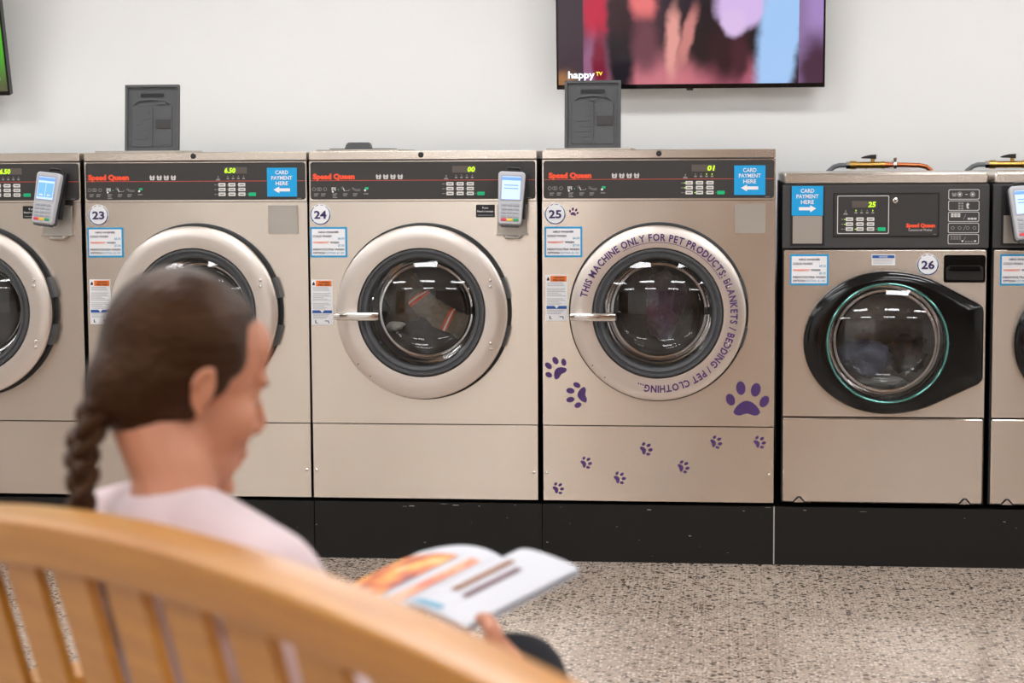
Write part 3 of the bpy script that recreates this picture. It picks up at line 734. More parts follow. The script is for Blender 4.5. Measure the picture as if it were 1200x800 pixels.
# ---- the smaller machines on the right
BW, BH = 0.622, 1.046
BC = (0.319, 0.5185)
def make_small(num, x, label, sign):
    t = thing('washing_machine', label, 'washing machine', (x, 0, ZB), group='compact front-load washing machines')
    def cab(mb):
        mb.box(-0.004, 0.012, 0.022, 0.70, 0.006, BH - 0.03, M['dark_side']); mb.box(BW - 0.012, BW + 0.004, 0.022, 0.70, 0.006, BH - 0.03, M['dark_side'])
        mb.box(0, BW, 0.68, 0.70, 0.006, BH - 0.03, M['dark_side']); mb.box(0, BW, 0.022, 0.70, 0.006, 0.02, M['dark_side'])
        for xx in (0.05, BW - 0.09): mb.box(xx, xx + 0.04, 0.06, 0.1, -0.0074, 0.006, M['black'])
        for xx in (0.05, BW - 0.09): mb.box(xx, xx + 0.04, 0.58, 0.62, -0.0074, 0.006, M['black'])
    part('Bcab', 'cabinet', cab, t, smooth=False)
    part('Btop', 'top_panel', lambda mb: mb.prism(rrect(-0.002, BW + 0.002, BH - 0.036, BH, 0.010), -0.006, 0.70, M['steel'], bev=0.006), t)
    def front(mb):
        hole_panel(mb, 0, BW, 0.2825, 0.8045, BC[0], BC[1], 0.20, 0.0, 0.02, M['steel'])
        mb.tube([(0.004, 0.003, 0.8035), (BW - 0.004, 0.003, 0.8035)], 0.004, M['steel'], 8)
    part('Bfront', 'front_panel', front, t, smooth=False)
    lp = part('Blow', 'lower_panel', lambda mb: mb.prism(rrect(0, BW, 0.008, 0.2775, 0.006), -0.001, 0.02, M['steel'], bev=0.004), t)
    for xx in (0.052, BW - 0.055):
        part('Bclip', 'foot_clip', lambda mb: (mb.prism([(-0.021, 0), (0.021, 0), (0.006, 0.018), (-0.006, 0.018)], -0.0022, 0, M['blackrubber']), mb.prism([(-0.016, 0), (0.016, 0), (0.0, 0.0155)], -0.004, 0, M['chrome'])), lp, (xx, -0.001, 0.009), smooth=False)
    cp = part('Bctl', 'control_panel', lambda mb: mb.prism(rrect(-0.006, BW + 0.006, 0.812, BH - 0.037, 0.004), -0.008, 0.02, M['fascia2'], bev=0.002), t, smooth=False)
    # inset bezel
    def bez(mb):
        mb.prism(rrect(0.150, 0.476, 0.846, 0.984, 0.003), -0.0088, -0.007, M['black'])
        mb.prism(rrect(0.155, 0.471, 0.851, 0.979, 0.003), -0.0105, -0.007, M['fascia'])
        o = rrect(0.163, 0.322, 0.857, 0.976, 0.004); i = rrect(0.1655, 0.3195, 0.8595, 0.9735, 0.003)
        n_ = len(o)
        mb.add([(p[0], -0.0112, p[1]) for p in o] + [(p[0], -0.0112, p[1]) for p in i], [(k, (k + 1) % n_, n_ + (k + 1) % n_, n_ + k) for k in range(n_)], M['icon'])
        text(mb, 'Speed Queen', 0.3745, 0.8775, 0.0115, M['logo'], -0.0112, 'l', 0.06, width=0.089)
        text(mb, 'Commercial Washer', 0.382, 0.8655, 0.0075, M['icon'], -0.0112, 'l', 0.0, width=0.073)
        mb.rect(0.458, 0.467, 0.8545, 0.8562, -0.0112, M['icondim'])
    part('Bbez', 'bezel', bez, cp, smooth=False)
    part('Block', 'lock', lambda mb: mb.lathe([(0.0001, -0.007), (0.0025, -0.007), (0.003, -0.0045), (0.0055, -0.006), (0.0085, -0.004), (0.009, 0.0)], M['chrome'], n=20), cp, (0.3405, -0.0105, 0.960))
    keypad(cp, 0.1895, 0.8665, -0.0105, 'r25', (0, 3), 1.0)
    def icons(mb):
        q = -0.0088; z = 0.993
        for k in range(5):
            z1 = 0.994 - k * 0.0345; z0 = z1 - 0.0315
            o = rrect(0.5025, 0.597, z0, z1, 0.005); i = rrect(0.5045, 0.595, z0 + 0.002, z1 - 0.002, 0.004); n_ = len(o)
            mb.add([(p[0], q, p[1]) for p in o] + [(p[0], q, p[1]) for p in i], [(j, (j + 1) % n_, n_ + (j + 1) % n_, n_ + j) for j in range(n_)], M['icon'])
            c = (z0 + z1) / 2
            if k == 0:
                tee(mb, 0.520, c, 0.014, M['icondim'], q)
                for xx in (0.537, 0.576): mb.lathe([(0.0055, q), (0.0085, q)], M['icondim'], xx, c, 16); mb.disc(xx, c, 0.004, q, M['icon'], 10)
                mb.rect(0.554, 0.561, c - 0.001, c + 0.001, q, M['icon'])
            elif k == 1:
                for a in range(2):
                    for b in range(3): mb.rect(0.533 + a * 0.009, 0.5395 + a * 0.009, c - 0.012 + b * 0.008, c - 0.0065 + b * 0.008, q, M['icondim'])
                mb.flat([(0.559, c - 0.009), (0.567, c - 0.009), (0.563, c - 0.002), (0.567, c + 0.004), (0.562, c + 0.009), (0.557, c + 0.004)], q, M['icon'])
            elif k == 2:
                for a in range(3):
                    for b in range(2): mb.rect(0.511 + a * 0.010, 0.5195 + a * 0.010, c - 0.001 + b * 0.0065, c + 0.0045 + b * 0.0065, q, M['icon'])
                for a in range(3): mb.rect(0.562 + a * 0.0095, 0.570 + a * 0.0095, c - 0.009, c - 0.003, q, M['icon'])
            elif k == 3:
                for xx in (0.517, 0.538, 0.563, 0.583): mb.lathe([(0.0038, q), (0.0055, q)], M['icondim'], xx, c, 12)
            else:
                for a in range(4):
                    for b in range(2): mb.lathe([(0.0018, q), (0.0034, q)], M['icondim'], 0.514 + a * 0.0085, c + 0.001 + b * 0.007, 8)
                for a in range(4): mb.lathe([(0.0018, q), (0.0034, q)], M['icondim'], 0.558 + a * 0.0085, c - 0.008, 8)
                for xx in (0.547, 0.586): mb.flat([(xx - 0.004, c - 0.004), (xx + 0.004, c - 0.004), (xx, c - 0.010)], q, M['white'])
            if k >= 2: mb.flat([(0.5485, c - 0.007), (0.5505, c - 0.007), (0.5575, c + 0.007), (0.5555, c + 0.007)], q, M['icondim'])
    part('Bicons', 'icon_print', icons, cp, smooth=False)['kind'] = 'stuff'
    part('Bpocket', 'sign_recess', lambda mb: mb.prism(rrect(0.018, 0.124, 0.820, 1.004, 0.002), -0.0086, -0.007, M['black']), cp, smooth=False)
    part('Bplate', 'coin_plate', lambda mb: mb.prism(rrect(0.026, 0.117, 0.827, 0.913, 0.002), -0.0105, -0.007, M['plate']), t, smooth=False)
    if sign: pay_sign(t, 0.0225, 0.914, -0.0100, True)
    price_sticker(t, '10', '$4.25', '$5.25', 0.019, 0.696, -0.0008)
    num_sticker(t, num, 0.444, 0.7605, -0.0008)
    st = part('Bnb', 'notice_label', lambda mb: mb.box(0, 0.072, -0.0006, 0.0006, 0, 0.033, M['white']), t, (0.271, -0.0008, 0.759), smooth=False)
    def nt_(mb):
        mb.rect(0.002, 0.070, 0.022, 0.031, -0.0012, M['dkblue']); text(mb, 'NOTICE', 0.036, 0.024, 0.0052, M['white'], -0.0017, 'c', 0.02)
        for k in range(4): mb.rect(0.005, 0.066 - 0.004 * (k % 2), 0.0175 - k * 0.0042, 0.0188 - k * 0.0042, -0.0012, M['greytext'])
    part('Bnt', 'print', nt_, st, smooth=False)
    # soap pocket, upper right
    def pocket(mb):
        o = rrect(0.492, 0.620, 0.705, 0.7905, 0.008)
        mb.prism(o, -0.002, 0.002, M['gloss_black'], bev=0.001)
        mb.prism(rrect(0.500, 0.613, 0.712, 0.754, 0.006), -0.006, 0.0, M['black'], bev=0.002)
        mb.prism(rrect(0.505, 0.605, 0.742, 0.760, 0.004), -0.020, 0.0, M['gloss_black'], bev=0.004)
    part('Bpock', 'soap_drawer', pocket, t, smooth=False)
    # the black egg-shaped door with its wedge
    ol = []
    for i in range(37):                      # from the lower tangent round the left side to the upper tangent
        a = math.radians(-57) - math.radians(246) * i / 36
        c_, s_ = math.cos(a), math.sin(a)
        ol.append((BC[0] + (0.258 if c_ < 0 else 0.285) * c_, BC[1] + 0.2235 * s_))
    ol += [(0.520, 0.682), (0.566, 0.658), (0.600, 0.640), (0.610, 0.630), (0.613, 0.615), (0.613, 0.52), (0.613, 0.412), (0.610, 0.402), (0.600, 0.391), (0.56, 0.372), (0.51, 0.348)]
    ol = list(reversed(ol))
    def door(mb):
        n_ = len(ol); inner = []
        for (px, pz) in ol:
            a = math.atan2(pz - BC[1], px - BC[0]); inner.append((BC[0] + 0.190 * math.cos(a), BC[1] + 0.190 * math.sin(a)))
        def ins(p, k): 
            d = Vector((p[0] - BC[0], p[1] - BC[1])); L = d.length; return (p[0] - d.x / L * k, p[1] - d.y / L * k)
        rings = [[(p[0], 0.0, p[1]) for p in ol], [(p[0], -0.030, p[1]) for p in ol], [(ins(p, 0.004)[0], -0.038, ins(p, 0.004)[1]) for p in ol], [(ins(p, 0.012)[0], -0.0415, ins(p, 0.012)[1]) for p in ol],
                 [(p[0] * 0.35 + q[0] * 0.65, -0.046, p[1] * 0.35 + q[1] * 0.65) for p, q in zip(ol, inner)], [(p[0], -0.046, p[1]) for p in inner], [(p[0], -0.02, p[1]) for p in inner], [(p[0], 0.0, p[1]) for p in inner]]
        vs = sum(rings, []); fs = []
        for k in range(len(rings)):
            k2 = (k + 1) % len(rings)
            for i in range(n_):
                j = (i + 1) % n_; fs.append((k * n_ + i, k * n_ + j, k2 * n_ + j, k2 * n_ + i))
        mb.add(vs, fs, M['gloss_black'])
    dr = part('Bdoor', 'door', door, t)
    def ring(mb):
        pr = [(0.1845 + 0.0042 * math.cos(2 * PI * i / 12), -0.047 + 0.006 * math.sin(2 * PI * i / 12)) for i in range(12)]
        mb.lathe(pr, M['tealglass'], *BC, n=72, close=True)
    part('Bring', 'glass_rim', ring, dr)
    def glass(mb):
        r0, sag = 0.182, 0.034; Rr = (r0 * r0 + sag * sag) / (2 * sag); prof = []
        for i in range(13):
            r = r0 * (1 - i / 12.0); prof.append((max(r, 0.0002), -0.046 - (math.sqrt(Rr * Rr - r * r) - (Rr - sag))))
        mb.lathe(prof, M['glass'], *BC, n=72)
    part('Bglass', 'glass', glass, dr)
    part('Bbowl', 'glass_bowl', lambda mb: mb.lathe([(0.180, -0.040), (0.172, 0.0), (0.165, 0.035), (0.152, 0.055), (0.12, 0.066), (0.06, 0.072), (0.0002, 0.074)], M['glassin'], *BC, n=72), dr)
    def drum(mb):
        mb.lathe([(0.19, 0.005), (0.19, 0.03), (0.205, 0.06), (0.225, 0.075), (0.225, 0.40)], M['drum'], *BC, n=64)
        mb.lathe([(0.225, 0.40), (0.15, 0.405), (0.09, 0.395), (0.0002, 0.39)], M['drum'], *BC, n=64)
        for k in range(3):
            a = 0.3 + k * 2 * PI / 3; cx_, cz_ = BC[0] + 0.215 * math.cos(a), BC[1] + 0.215 * math.sin(a)
            mb.cap((cx_, 0.09, cz_), 0.024, (cx_, 0.38, cz_), 0.024, M['drum'])
        mb.lathe([(0.202, 0.021), (0.24, 0.024), (0.24, 0.42), (0.0002, 0.42)], M['drumdark'], *BC, n=48)
    part('Bdrum', 'drum', drum, t)
    return t
X26 = 0.1829
make_small('26', X26, 'compact stainless washing machine numbered 26 with a black glossy door', True)
make_small('27', X26 + 0.645, 'compact washing machine cut off by the right edge of the picture', False)

# ------------------------------------------------------------------ laundry behind the glass
def bundle(name, label, c, rad, m, seed, amp=0.35, sub=4, flat=0.55):
    bm = bmesh.new(); bmesh.ops.create_icosphere(bm, subdivisions=sub, radius=1.0)
    for v in bm.verts:
        p = v.co.copy(); q = p * 1.4 + Vector((seed * 3.1, seed, -seed))
        d = 1 + amp * (noise.noise(q) + 0.55 * (1 - 2 * abs(noise.noise(q * 2.3))) * 0.8 + 0.25 * noise.noise(q * 5))
        v.co = Vector((p.x * rad[0], p.y * rad[1], p.z * rad[2])) * d
    me = bpy.data.meshes.new(name); bm.to_mesh(me); bm.free(); me.materials.append(m)
    me.polygons.foreach_set('use_smooth', [True] * len(me.polygons))
    o = link(name, me, None, c); tag(o, label, 'laundry'); return o
def sleeve(name, label, path, rad, m, stripes, seed):
    # a crumpled tube of cloth with coloured bands
    K, n = 90, 36; pts = []
    P = [Vector(p) for p in path]
    def at(u):
        f = u * (len(P) - 1); i = min(int(f), len(P) - 2); a = f - i
        p0 = P[max(i - 1, 0)]; p1 = P[i]; p2 = P[i + 1]; p3 = P[min(i + 2, len(P) - 1)]
        return 0.5 * ((2 * p1) + (p2 - p0) * a + (2 * p0 - 5 * p1 + 4 * p2 - p3) * a * a + (-p0 + 3 * p1 - 3 * p2 + p3) * a ** 3)
    mb = MB(); vs = []
    for k in range(K + 1):
        u = k / K; p = at(u); t = (at(min(u + .01, 1)) - at(max(u - .01, 0))).normalized()
        a = t.cross(Vector((0, 1, 0))).normalized(); b = a.cross(t)
        e = (0.25 + 0.75 * min(1, 6 * u) ** .5) * (0.25 + 0.75 * min(1, 8 * (1 - u)) ** .5)
        for i in range(n):
            q = 2 * PI * i / n; d = a * math.cos(q) * 1.25 + b * math.sin(q) * 0.7
            w_ = noise.noise(Vector((u * 9 + seed, math.cos(q) * 1.2, math.sin(q) * 1.2))) * 0.34 + (1 - 2 * abs(noise.noise(Vector((u * 20, math.cos(q) * 2.5 + seed, math.sin(q) * 2.5))))) * 0.14
            vs.append(p + d * rad * e * (1 + w_))
    for k in range(K):
        u = (k + .5) / K; mm = m
        for (u0, u1, sm) in stripes:
            if u0 <= u < u1: mm = sm
        fs = [(k * n + i, k * n + (i + 1) % n, (k + 1) * n + (i + 1) % n, (k + 1) * n + i) for i in range(n)]
        mb.add(vs if k == 0 else [], [[j - (0 if k == 0 else len(mb.v)) for j in f] for f in fs], mm)
    mb.add([], [[i - len(mb.v) for i in range(n)], [K * n + i - len(mb.v) for i in range(n)]], m)
    o = ob(name, mb); tag(o, label, 'laundry'); return o
def D24(dx, dz, y): return (X24 - 0.003 + DC[0] + dx, y, ZB + DC[1] + dz)
bundle('khaki_jacket', 'crumpled khaki jacket at the left inside machine 24', D24(-0.100, 0.040, 0.215), (0.054, 0.030, 0.088), M['khaki'], 2.0, 0.5)
O_, W_s = M['clothorange'], M['clothwhite']
sleeve('striped_trousers', 'khaki trousers with orange and white stripes across machine 24', [D24(-0.05, 0.055, 0.135), D24(-0.02, 0.015, 0.13), D24(0.04, -0.025, 0.13), D24(0.10, -0.055, 0.13), D24(0.165, -0.085, 0.14)], 0.029, M['khaki'],
       [(0.10, 0.125, O_), (0.125, 0.15, W_s), (0.15, 0.19, O_), (0.56, 0.585, O_), (0.585, 0.61, W_s), (0.61, 0.635, O_)], 1.3)
bundle('white_sock', 'small white cloth at the lower left inside machine 24', D24(-0.115, -0.058, 0.13), (0.026, 0.02, 0.014), M['clothwhite'], 5.0, 0.4, 3)
XB = X24 + 0.746
bundle('purple_blanket', 'purple pet blanket in the middle of the drum of machine 25', (XB + DC[0] + 0.01, 0.22, ZB + DC[1] + 0.01), (0.060, 0.05, 0.10), M['purplecloth'], 9.0, 0.35)
bundle('blue_wash_load', 'wet blue-grey laundry tumbling inside machine 26', (X26 + BC[0] - 0.055, 0.17, ZB + BC[1] - 0.07), (0.07, 0.045, 0.05), M['denim'], 12.0, 0.5)
bundle('wash_suds', 'pale grey suds at the bottom of the drum of machine 26', (X26 + BC[0] + 0.0, 0.20, ZB + BC[1] - 0.150), (0.075, 0.05, 0.018), M['suds'], 21.0, 0.5)
bundle('dark_wash_load', 'dark laundry beside the blue load inside machine 26', (X26 + BC[0] + 0.085, 0.24, ZB + BC[1] - 0.06), (0.055, 0.05, 0.05), M['pants'], 15.0, 0.5)

# ------------------------------------------------------------------ card terminals
def terminal(label, loc, rot, variant=0):
    t = thing('card_terminal', label, 'card terminal', loc, rot, 'card terminals fixed to the machines')
    top, bot, hh = 0.0425, 0.0365, 0.0835
    def outline(k=0.0):
        p = []
        for (sx, sz, r) in ((1, -1, 0.010), (1, 1, 0.012), (-1, 1, 0.012), (-1, -1, 0.010)):
            w_ = (top if sz > 0 else bot) + k; cx, cz = sx * (w_ - r), sz * (hh + k - r)
            a0 = {(1, -1): -PI / 2, (1, 1): 0, (-1, 1): PI / 2, (-1, -1): PI}[(sx, sz)]
            for i in range(6):
                a = a0 + PI / 2 * i / 5; p.append((cx + r * math.cos(a), cz + r * math.sin(a)))
        return p
    part('tbody', 'body', lambda mb: mb.prism(outline(), -0.022, 0.0, M['term'], bev=0.004), t)
    part('tback', 'cradle', lambda mb: (mb.prism(outline(0.001), 0.0, 0.016, M['termdk']), mb.box(-0.030, 0.046, 0.012, 0.03, -0.06, 0.09, M['black']), mb.box(-0.012, 0.030, 0.03, 0.044, -0.02, 0.05, M['black']), mb.tube([(-0.02, 0.02, 0.088), (-0.015, 0.02, 0.1), (0.02, 0.02, 0.1), (0.028, 0.02, 0.088)], 0.004, M['black'], 8)), t, smooth=False)
    sc = part('tbez', 'screen_bezel', lambda mb: mb.prism(rrect(-0.033, 0.033, -0.008, 0.073, 0.003), -0.0235, -0.02, M['tkey']), t, smooth=False)
    def scr(mb):
        mb.rect(-0.029, 0.029, -0.005, 0.067, -0.0245, M['tscreen'])
        mb.rect(-0.029, 0.029, 0.055, 0.065, -0.0249, M['tscreen2'])
        if variant == 1:
            mb.rect(-0.027, -0.001, 0.002, 0.048, -0.0249, M['tscreen3']); mb.rect(0.001, 0.027, 0.002, 0.048, -0.0249, M['tscreen3'])
            for sx in (-1, 1): mb.flat([(sx * 0.006, 0.009), (sx * 0.012, 0.013), (sx * 0.012, 0.011), (sx * 0.02, 0.011), (sx * 0.02, 0.007), (sx * 0.012, 0.007), (sx * 0.012, 0.005)], -0.0252, M['white'])
        else:
            for k in range(2): mb.rect(-0.022, 0.022, 0.028 + k * 0.010, 0.031 + k * 0.010, -0.0249, M['tscreen2'])
    part('tscr%d' % variant, 'screen', scr, sc, smooth=False)
    def kf(m): return lambda mb: mb.prism(rrect(-0.0085, 0.0085, -0.0042, 0.0042, 0.003), -0.003, 0.001, m, bev=0.0012)
    for i in range(3):
        for j in range(4): part('tk', 'key', kf(M['tkey']), t, (-0.0195 + i * 0.0195, -0.0215, -0.0215 - j * 0.0118))
        part('tk%d' % i, ('cancel_key', 'clear_key', 'enter_key')[i], kf((M['tred'], M['tyel'], M['tgrn'])[i]), t, (-0.0195 + i * 0.0195, -0.0215, -0.0690))
    part('tlip', 'card_slot', lambda mb: mb.prism(rrect(-0.028, 0.028, -0.089, -0.076, 0.003), -0.018, 0.010, M['termdk']), t, smooth=False)
terminal('grey card terminal with lit blue screen on machine 24', (-0.669, -0.066, 1.164), (-0.16, 0.045, 0.05))
terminal('grey card terminal with two blue screen buttons on the leftmost machine', (-2.167, -0.066, 1.169), (-0.18, 0.10, -0.18), 1)
terminal('pale card terminal on the machine at the right edge of the picture', (0.907, -0.070, 1.114), (-0.25, -0.06, 0.12))

# ------------------------------------------------------------------ televisions
def screen_mat(name, base, blobs, strength):
    m = bpy.data.materials.new(name); m.use_nodes = True; nt = m.node_tree; b = nt.nodes['Principled BSDF']
    tc = nt.nodes.new('ShaderNodeTexCoord'); sx = nt.nodes.new('ShaderNodeSeparateXYZ')
    nz = nt.nodes.new('ShaderNodeTexNoise'); nz.inputs['Scale'].default_value = 16; nz.inputs['Detail'].default_value = 3
    nt.links.new(tc.outputs['Object'], nz.inputs['Vector'])
    ad = nt.nodes.new('ShaderNodeVectorMath'); ad.operation = 'MULTIPLY_ADD'; ad.inputs[1].default_value = (0.035, 0, 0.035)
    nt.links.new(nz.outputs['Color'], ad.inputs[0]); nt.links.new(tc.outputs['Object'], ad.inputs[2])
    nt.links.new(ad.outputs[0], sx.inputs[0])
    raw = nt.nodes.new('ShaderNodeSeparateXYZ'); nt.links.new(tc.outputs['Object'], raw.inputs[0])
    def mth(op, a, b_):
        n = nt.nodes.new('ShaderNodeMath'); n.operation = op
        for i, v in enumerate((a, b_)):
            if v is None: continue
            if isinstance(v, (int, float)): n.inputs[i].default_value = v
            else: nt.links.new(v, n.inputs[i])
        return n.outputs[0]
    rgb = nt.nodes.new('ShaderNodeRGB'); rgb.outputs[0].default_value = lin(base); cur = rgb.outputs[0]
    for kind, cx, cz, rx, rz, slant, soft, colr in blobs:
        src = raw if kind == 'rect' else sx
        x = mth('SUBTRACT', src.outputs[0], cx + (0.0175 if kind != 'rect' else 0)); z = mth('SUBTRACT', src.outputs[2], cz + (0.0175 if kind != 'rect' else 0))
        if slant: x = mth('ADD', x, mth('MULTIPLY', z, -slant))
        x = mth('DIVIDE', x, rx); z = mth('DIVIDE', z, rz)
        if kind == 'rect': d = mth('MAXIMUM', mth('ABSOLUTE', x, None), mth('ABSOLUTE', z, None))
        else: d = mth('SQRT', mth('ADD', mth('MULTIPLY', x, x), mth('MULTIPLY', z, z)), None)
        mr = nt.nodes.new('ShaderNodeMapRange'); mr.interpolation_type = 'SMOOTHSTEP'
        mr.inputs['From Min'].default_value = 1 - soft; mr.inputs['From Max'].default_value = 1 + soft; mr.inputs['To Min'].default_value = 1; mr.inputs['To Max'].default_value = 0
        nt.links.new(d, mr.inputs['Value'])
        mx = nt.nodes.new('ShaderNodeMix'); mx.data_type = 'RGBA'; nt.links.new(mr.outputs[0], mx.inputs[0]); nt.links.new(cur, mx.inputs[6]); mx.inputs[7].default_value = lin(colr); cur = mx.outputs[2]
    b.inputs['Base Color'].default_value = (0.01, 0.01, 0.01, 1); b.inputs['Roughness'].default_value = 0.12
    nt.links.new(cur, b.inputs['Emission Color']); b.inputs['Emission Strength'].default_value = strength
    return m
def px(x, y): return ((x - 809) / 324.0, (101 - y) / 324.0)
def bl(kind, x, y, rx, ry, colr, soft=0.5, slant=0.0):
    c = px(x, y); return (kind, c[0], c[1], rx / 324.0, ry / 324.0, slant, soft, colr)
BL = [bl('e', 735, 30, 60, 90, (58, 34, 46)), bl('e', 690, -10, 60, 40, (140, 66, 100), 0.7), bl('e', 780, 105, 95, 38, (206, 120, 132), 0.6), bl('e', 860, 100, 40, 30, (176, 92, 112), 0.6),
      bl('e', 700, 12, 15, 34, (198, 32, 66), 0.4), bl('e', 698, 74, 18, 34, (150, 96, 130), 0.5), bl('e', 705, 75, 7, 40, (126, 22, 52), 0.5), bl('e', 729, 60, 16, 60, (24, 18, 28), 0.4), bl('e', 728, 10, 14, 30, (52, 26, 34), 0.5),
      bl('e', 756, 2, 15, 20, (238, 120, 120), 0.5), bl('e', 758, 50, 14, 30, (110, 62, 74), 0.6), bl('e', 825, 40, 20, 40, (30, 18, 26), 0.4), bl('e', 795, -5, 24, 18, (40, 26, 40), 0.4),
      bl('e', 789, 48, 8, 40, (232, 160, 152), 0.5, 0.05), bl('e', 806, 42, 7, 32, (206, 132, 128), 0.5, 0.25), bl('e', 850, 60, 20, 34, (46, 20, 30), 0.5), bl('e', 866, 66, 10, 28, (70, 30, 44), 0.5),
      bl('e', 868, 8, 30, 26, (220, 190, 240), 0.25), bl('e', 858, 26, 14, 16, (226, 196, 240), 0.35), bl('e', 915, 20, 24, 130, (168, 206, 252), 0.25, 0.14),
      bl('rect', 670, 10, 16, 100, (62, 46, 58), 0.06), bl('e', 662, 95, 14, 14, (160, 112, 70), 0.6), bl('rect', 950, 10, 16.5, 100, (148, 120, 168), 0.02), bl('e', 955, 85, 22, 40, (74, 42, 66), 0.5), bl('e', 958, 10, 16, 26, (170, 140, 200), 0.6)]
def television(label, loc, rot, smat, logo):
    t = thing('television', label, 'television', loc, rot)
    Wd, Hd = 0.953, 0.560
    part('tvcase', 'casing', lambda mb: (mb.prism(rrect(-Wd / 2, Wd / 2, 0, Hd, 0.003), -0.001, 0.03, M['gloss_black'], bev=0.001), mb.prism(rrect(-Wd / 2 + 0.08, Wd / 2 - 0.08, 0.03, Hd - 0.06, 0.02), 0.03, 0.055, M['black'])), t, smooth=False)
    part('tvarm', 'wall_bracket', lambda mb: mb.box(-0.2, 0.2, 0.05, 0.085, 0.14, 0.34, M['black']), t, smooth=False)
    mb = MB(); mb.rect(-Wd / 2 + 0.007, Wd / 2 - 0.007, 0.016, Hd - 0.007, -0.0018, smat); s_ = ob('screen', mb, t, smooth=False)
    if logo:
        mb = MB(); text(mb, 'happy', -0.4345, 0.040, 0.026, M['logowhite'], -0.0025, 'l', 0.022, width=0.095)
        text(mb, 'TV', -0.335, 0.049, 0.0135, M['logoyel'], -0.0025, 'l', 0.02); ob('channel_logo', mb, s_, smooth=False)
        mb = MB(); text(mb, 'SMART', 0, 0.005, 0.005, M['icondim'], -0.0016, 'c', 0.0); ob('brand_print', mb, t, smooth=False) if False else None
    else:
        mb = MB(); mb.rect(0.38, 0.445, 0.058, 0.068, -0.0025, M['cyanlit']); ob('caption_bar', mb, s_, smooth=False)
    part('tvir', 'sensor_nub', lambda mb: mb.prism(rrect(-0.012, 0.012, -0.007, 0.002, 0.003), 0.0, 0.012, M['black']), t, smooth=False)
M['logowhite'] = mat('logo_lit_white', (225, 240, 255), 0.4, emit=0.95)
M['logoyel'] = mat('logo_lit_yellow', (236, 206, 60), 0.4, emit=0.9)
M['cyanlit'] = mat('caption_lit_cyan', (128, 206, 236), 0.4, emit=0.9)
television('wall television showing dancers and a channel logo above machine 25', (-0.1285, 0.90, 1.534), (0.10, 0, 0), screen_mat('dance_broadcast', (36, 22, 30), BL, 0.85), True)
GREEN = [bl('e', 965, -60, 60, 110, (84, 196, 40), 0.5), bl('e', 960, 110, 70, 40, (92, 96, 62), 0.6)]
television('wall television showing a green field at the upper left corner', (-2.635 - 0.4765 + 0.004, 0.885, 1.531), (0.24, 0, 0), screen_mat('field_broadcast', (70, 170, 40), GREEN, 0.8), False)

# ------------------------------------------------------------------ water valves behind the compact machines
def valve(label, x):
    t = thing('water_valve', label, 'valve', (x, 0.915, 1.258), group='water valves behind the compact machines')
    part('vbody', 'valve_body', lambda mb: (mb.tube([(0.008, 0, 0), (0.030, 0, 0), (0.031, 0, 0), (0.118, 0, 0), (0.119, 0, 0), (0.130, 0, 0)], [0.015, 0.015, 0.012, 0.012, 0.0135, 0.0135], M['brass'], 12), mb.tube([(0.088, 0, 0.008), (0.088, 0, 0.026)], 0.007, M['brass'], 10), mb.tube([(0.062, 0, -0.012), (0.072, 0, 0.004)], 0.006, M['brass'], 8)), t)
    part('vlever', 'lever', lambda mb: mb.prism([(0.100, 0.021), (0.100, 0.037), (0.078, 0.036), (0.060, 0.032), (0.046, 0.027), (0.050, 0.024), (0.076, 0.023)], -0.009, 0.009, M['black'], bev=0.002), t)
    part('vnut', 'hose_nut', lambda mb: mb.tube([(-0.006, 0, 0), (0.008, 0, 0)], 0.0145, M['chrome'], 6), t, smooth=False)
    part('vhose', 'hose', lambda mb: mb.tube([(-0.006, 0, 0), (-0.03, 0, 0), (-0.048, 0, -0.006), (-0.068, 0, -0.022), (-0.085, 0, -0.05), (-0.095, -0.01, -0.1), (-0.1, -0.02, -0.3)], 0.0085, M['hose'], 12), t)
    pp = part('vpipe', 'copper_pipe', lambda mb: mb.tube([(0.128, 0, 0), (0.145, 0, 0), (0.146, 0, 0), (0.19, 0, 0), (0.25, 0, -0.002), (0.275, 0, -0.007), (0.292, 0, -0.02), (0.305, 0, -0.05), (0.308, 0, -0.2)], [0.011, 0.011, 0.0085, 0.0085, 0.0085, 0.0085, 0.0085, 0.0085, 0.0085], M['copper'], 12), t)
    part('vclamp', 'pipe_clamp', lambda mb: (mb.tube([(0.161, 0, 0), (0.171, 0, 0)], 0.0155, M['chrome'], 16), mb.box(0.162, 0.170, -0.004, 0.085, 0.012, 0.020, M['chrome']), mb.tube([(0.166, -0.008, 0.021), (0.166, 0.008, 0.021)], 0.006, M['chrome'], 10)), t)
valve('brass lever valve with copper pipe behind machine 26', 0.432)
valve('brass lever valve behind the machine at the right edge', 0.918)

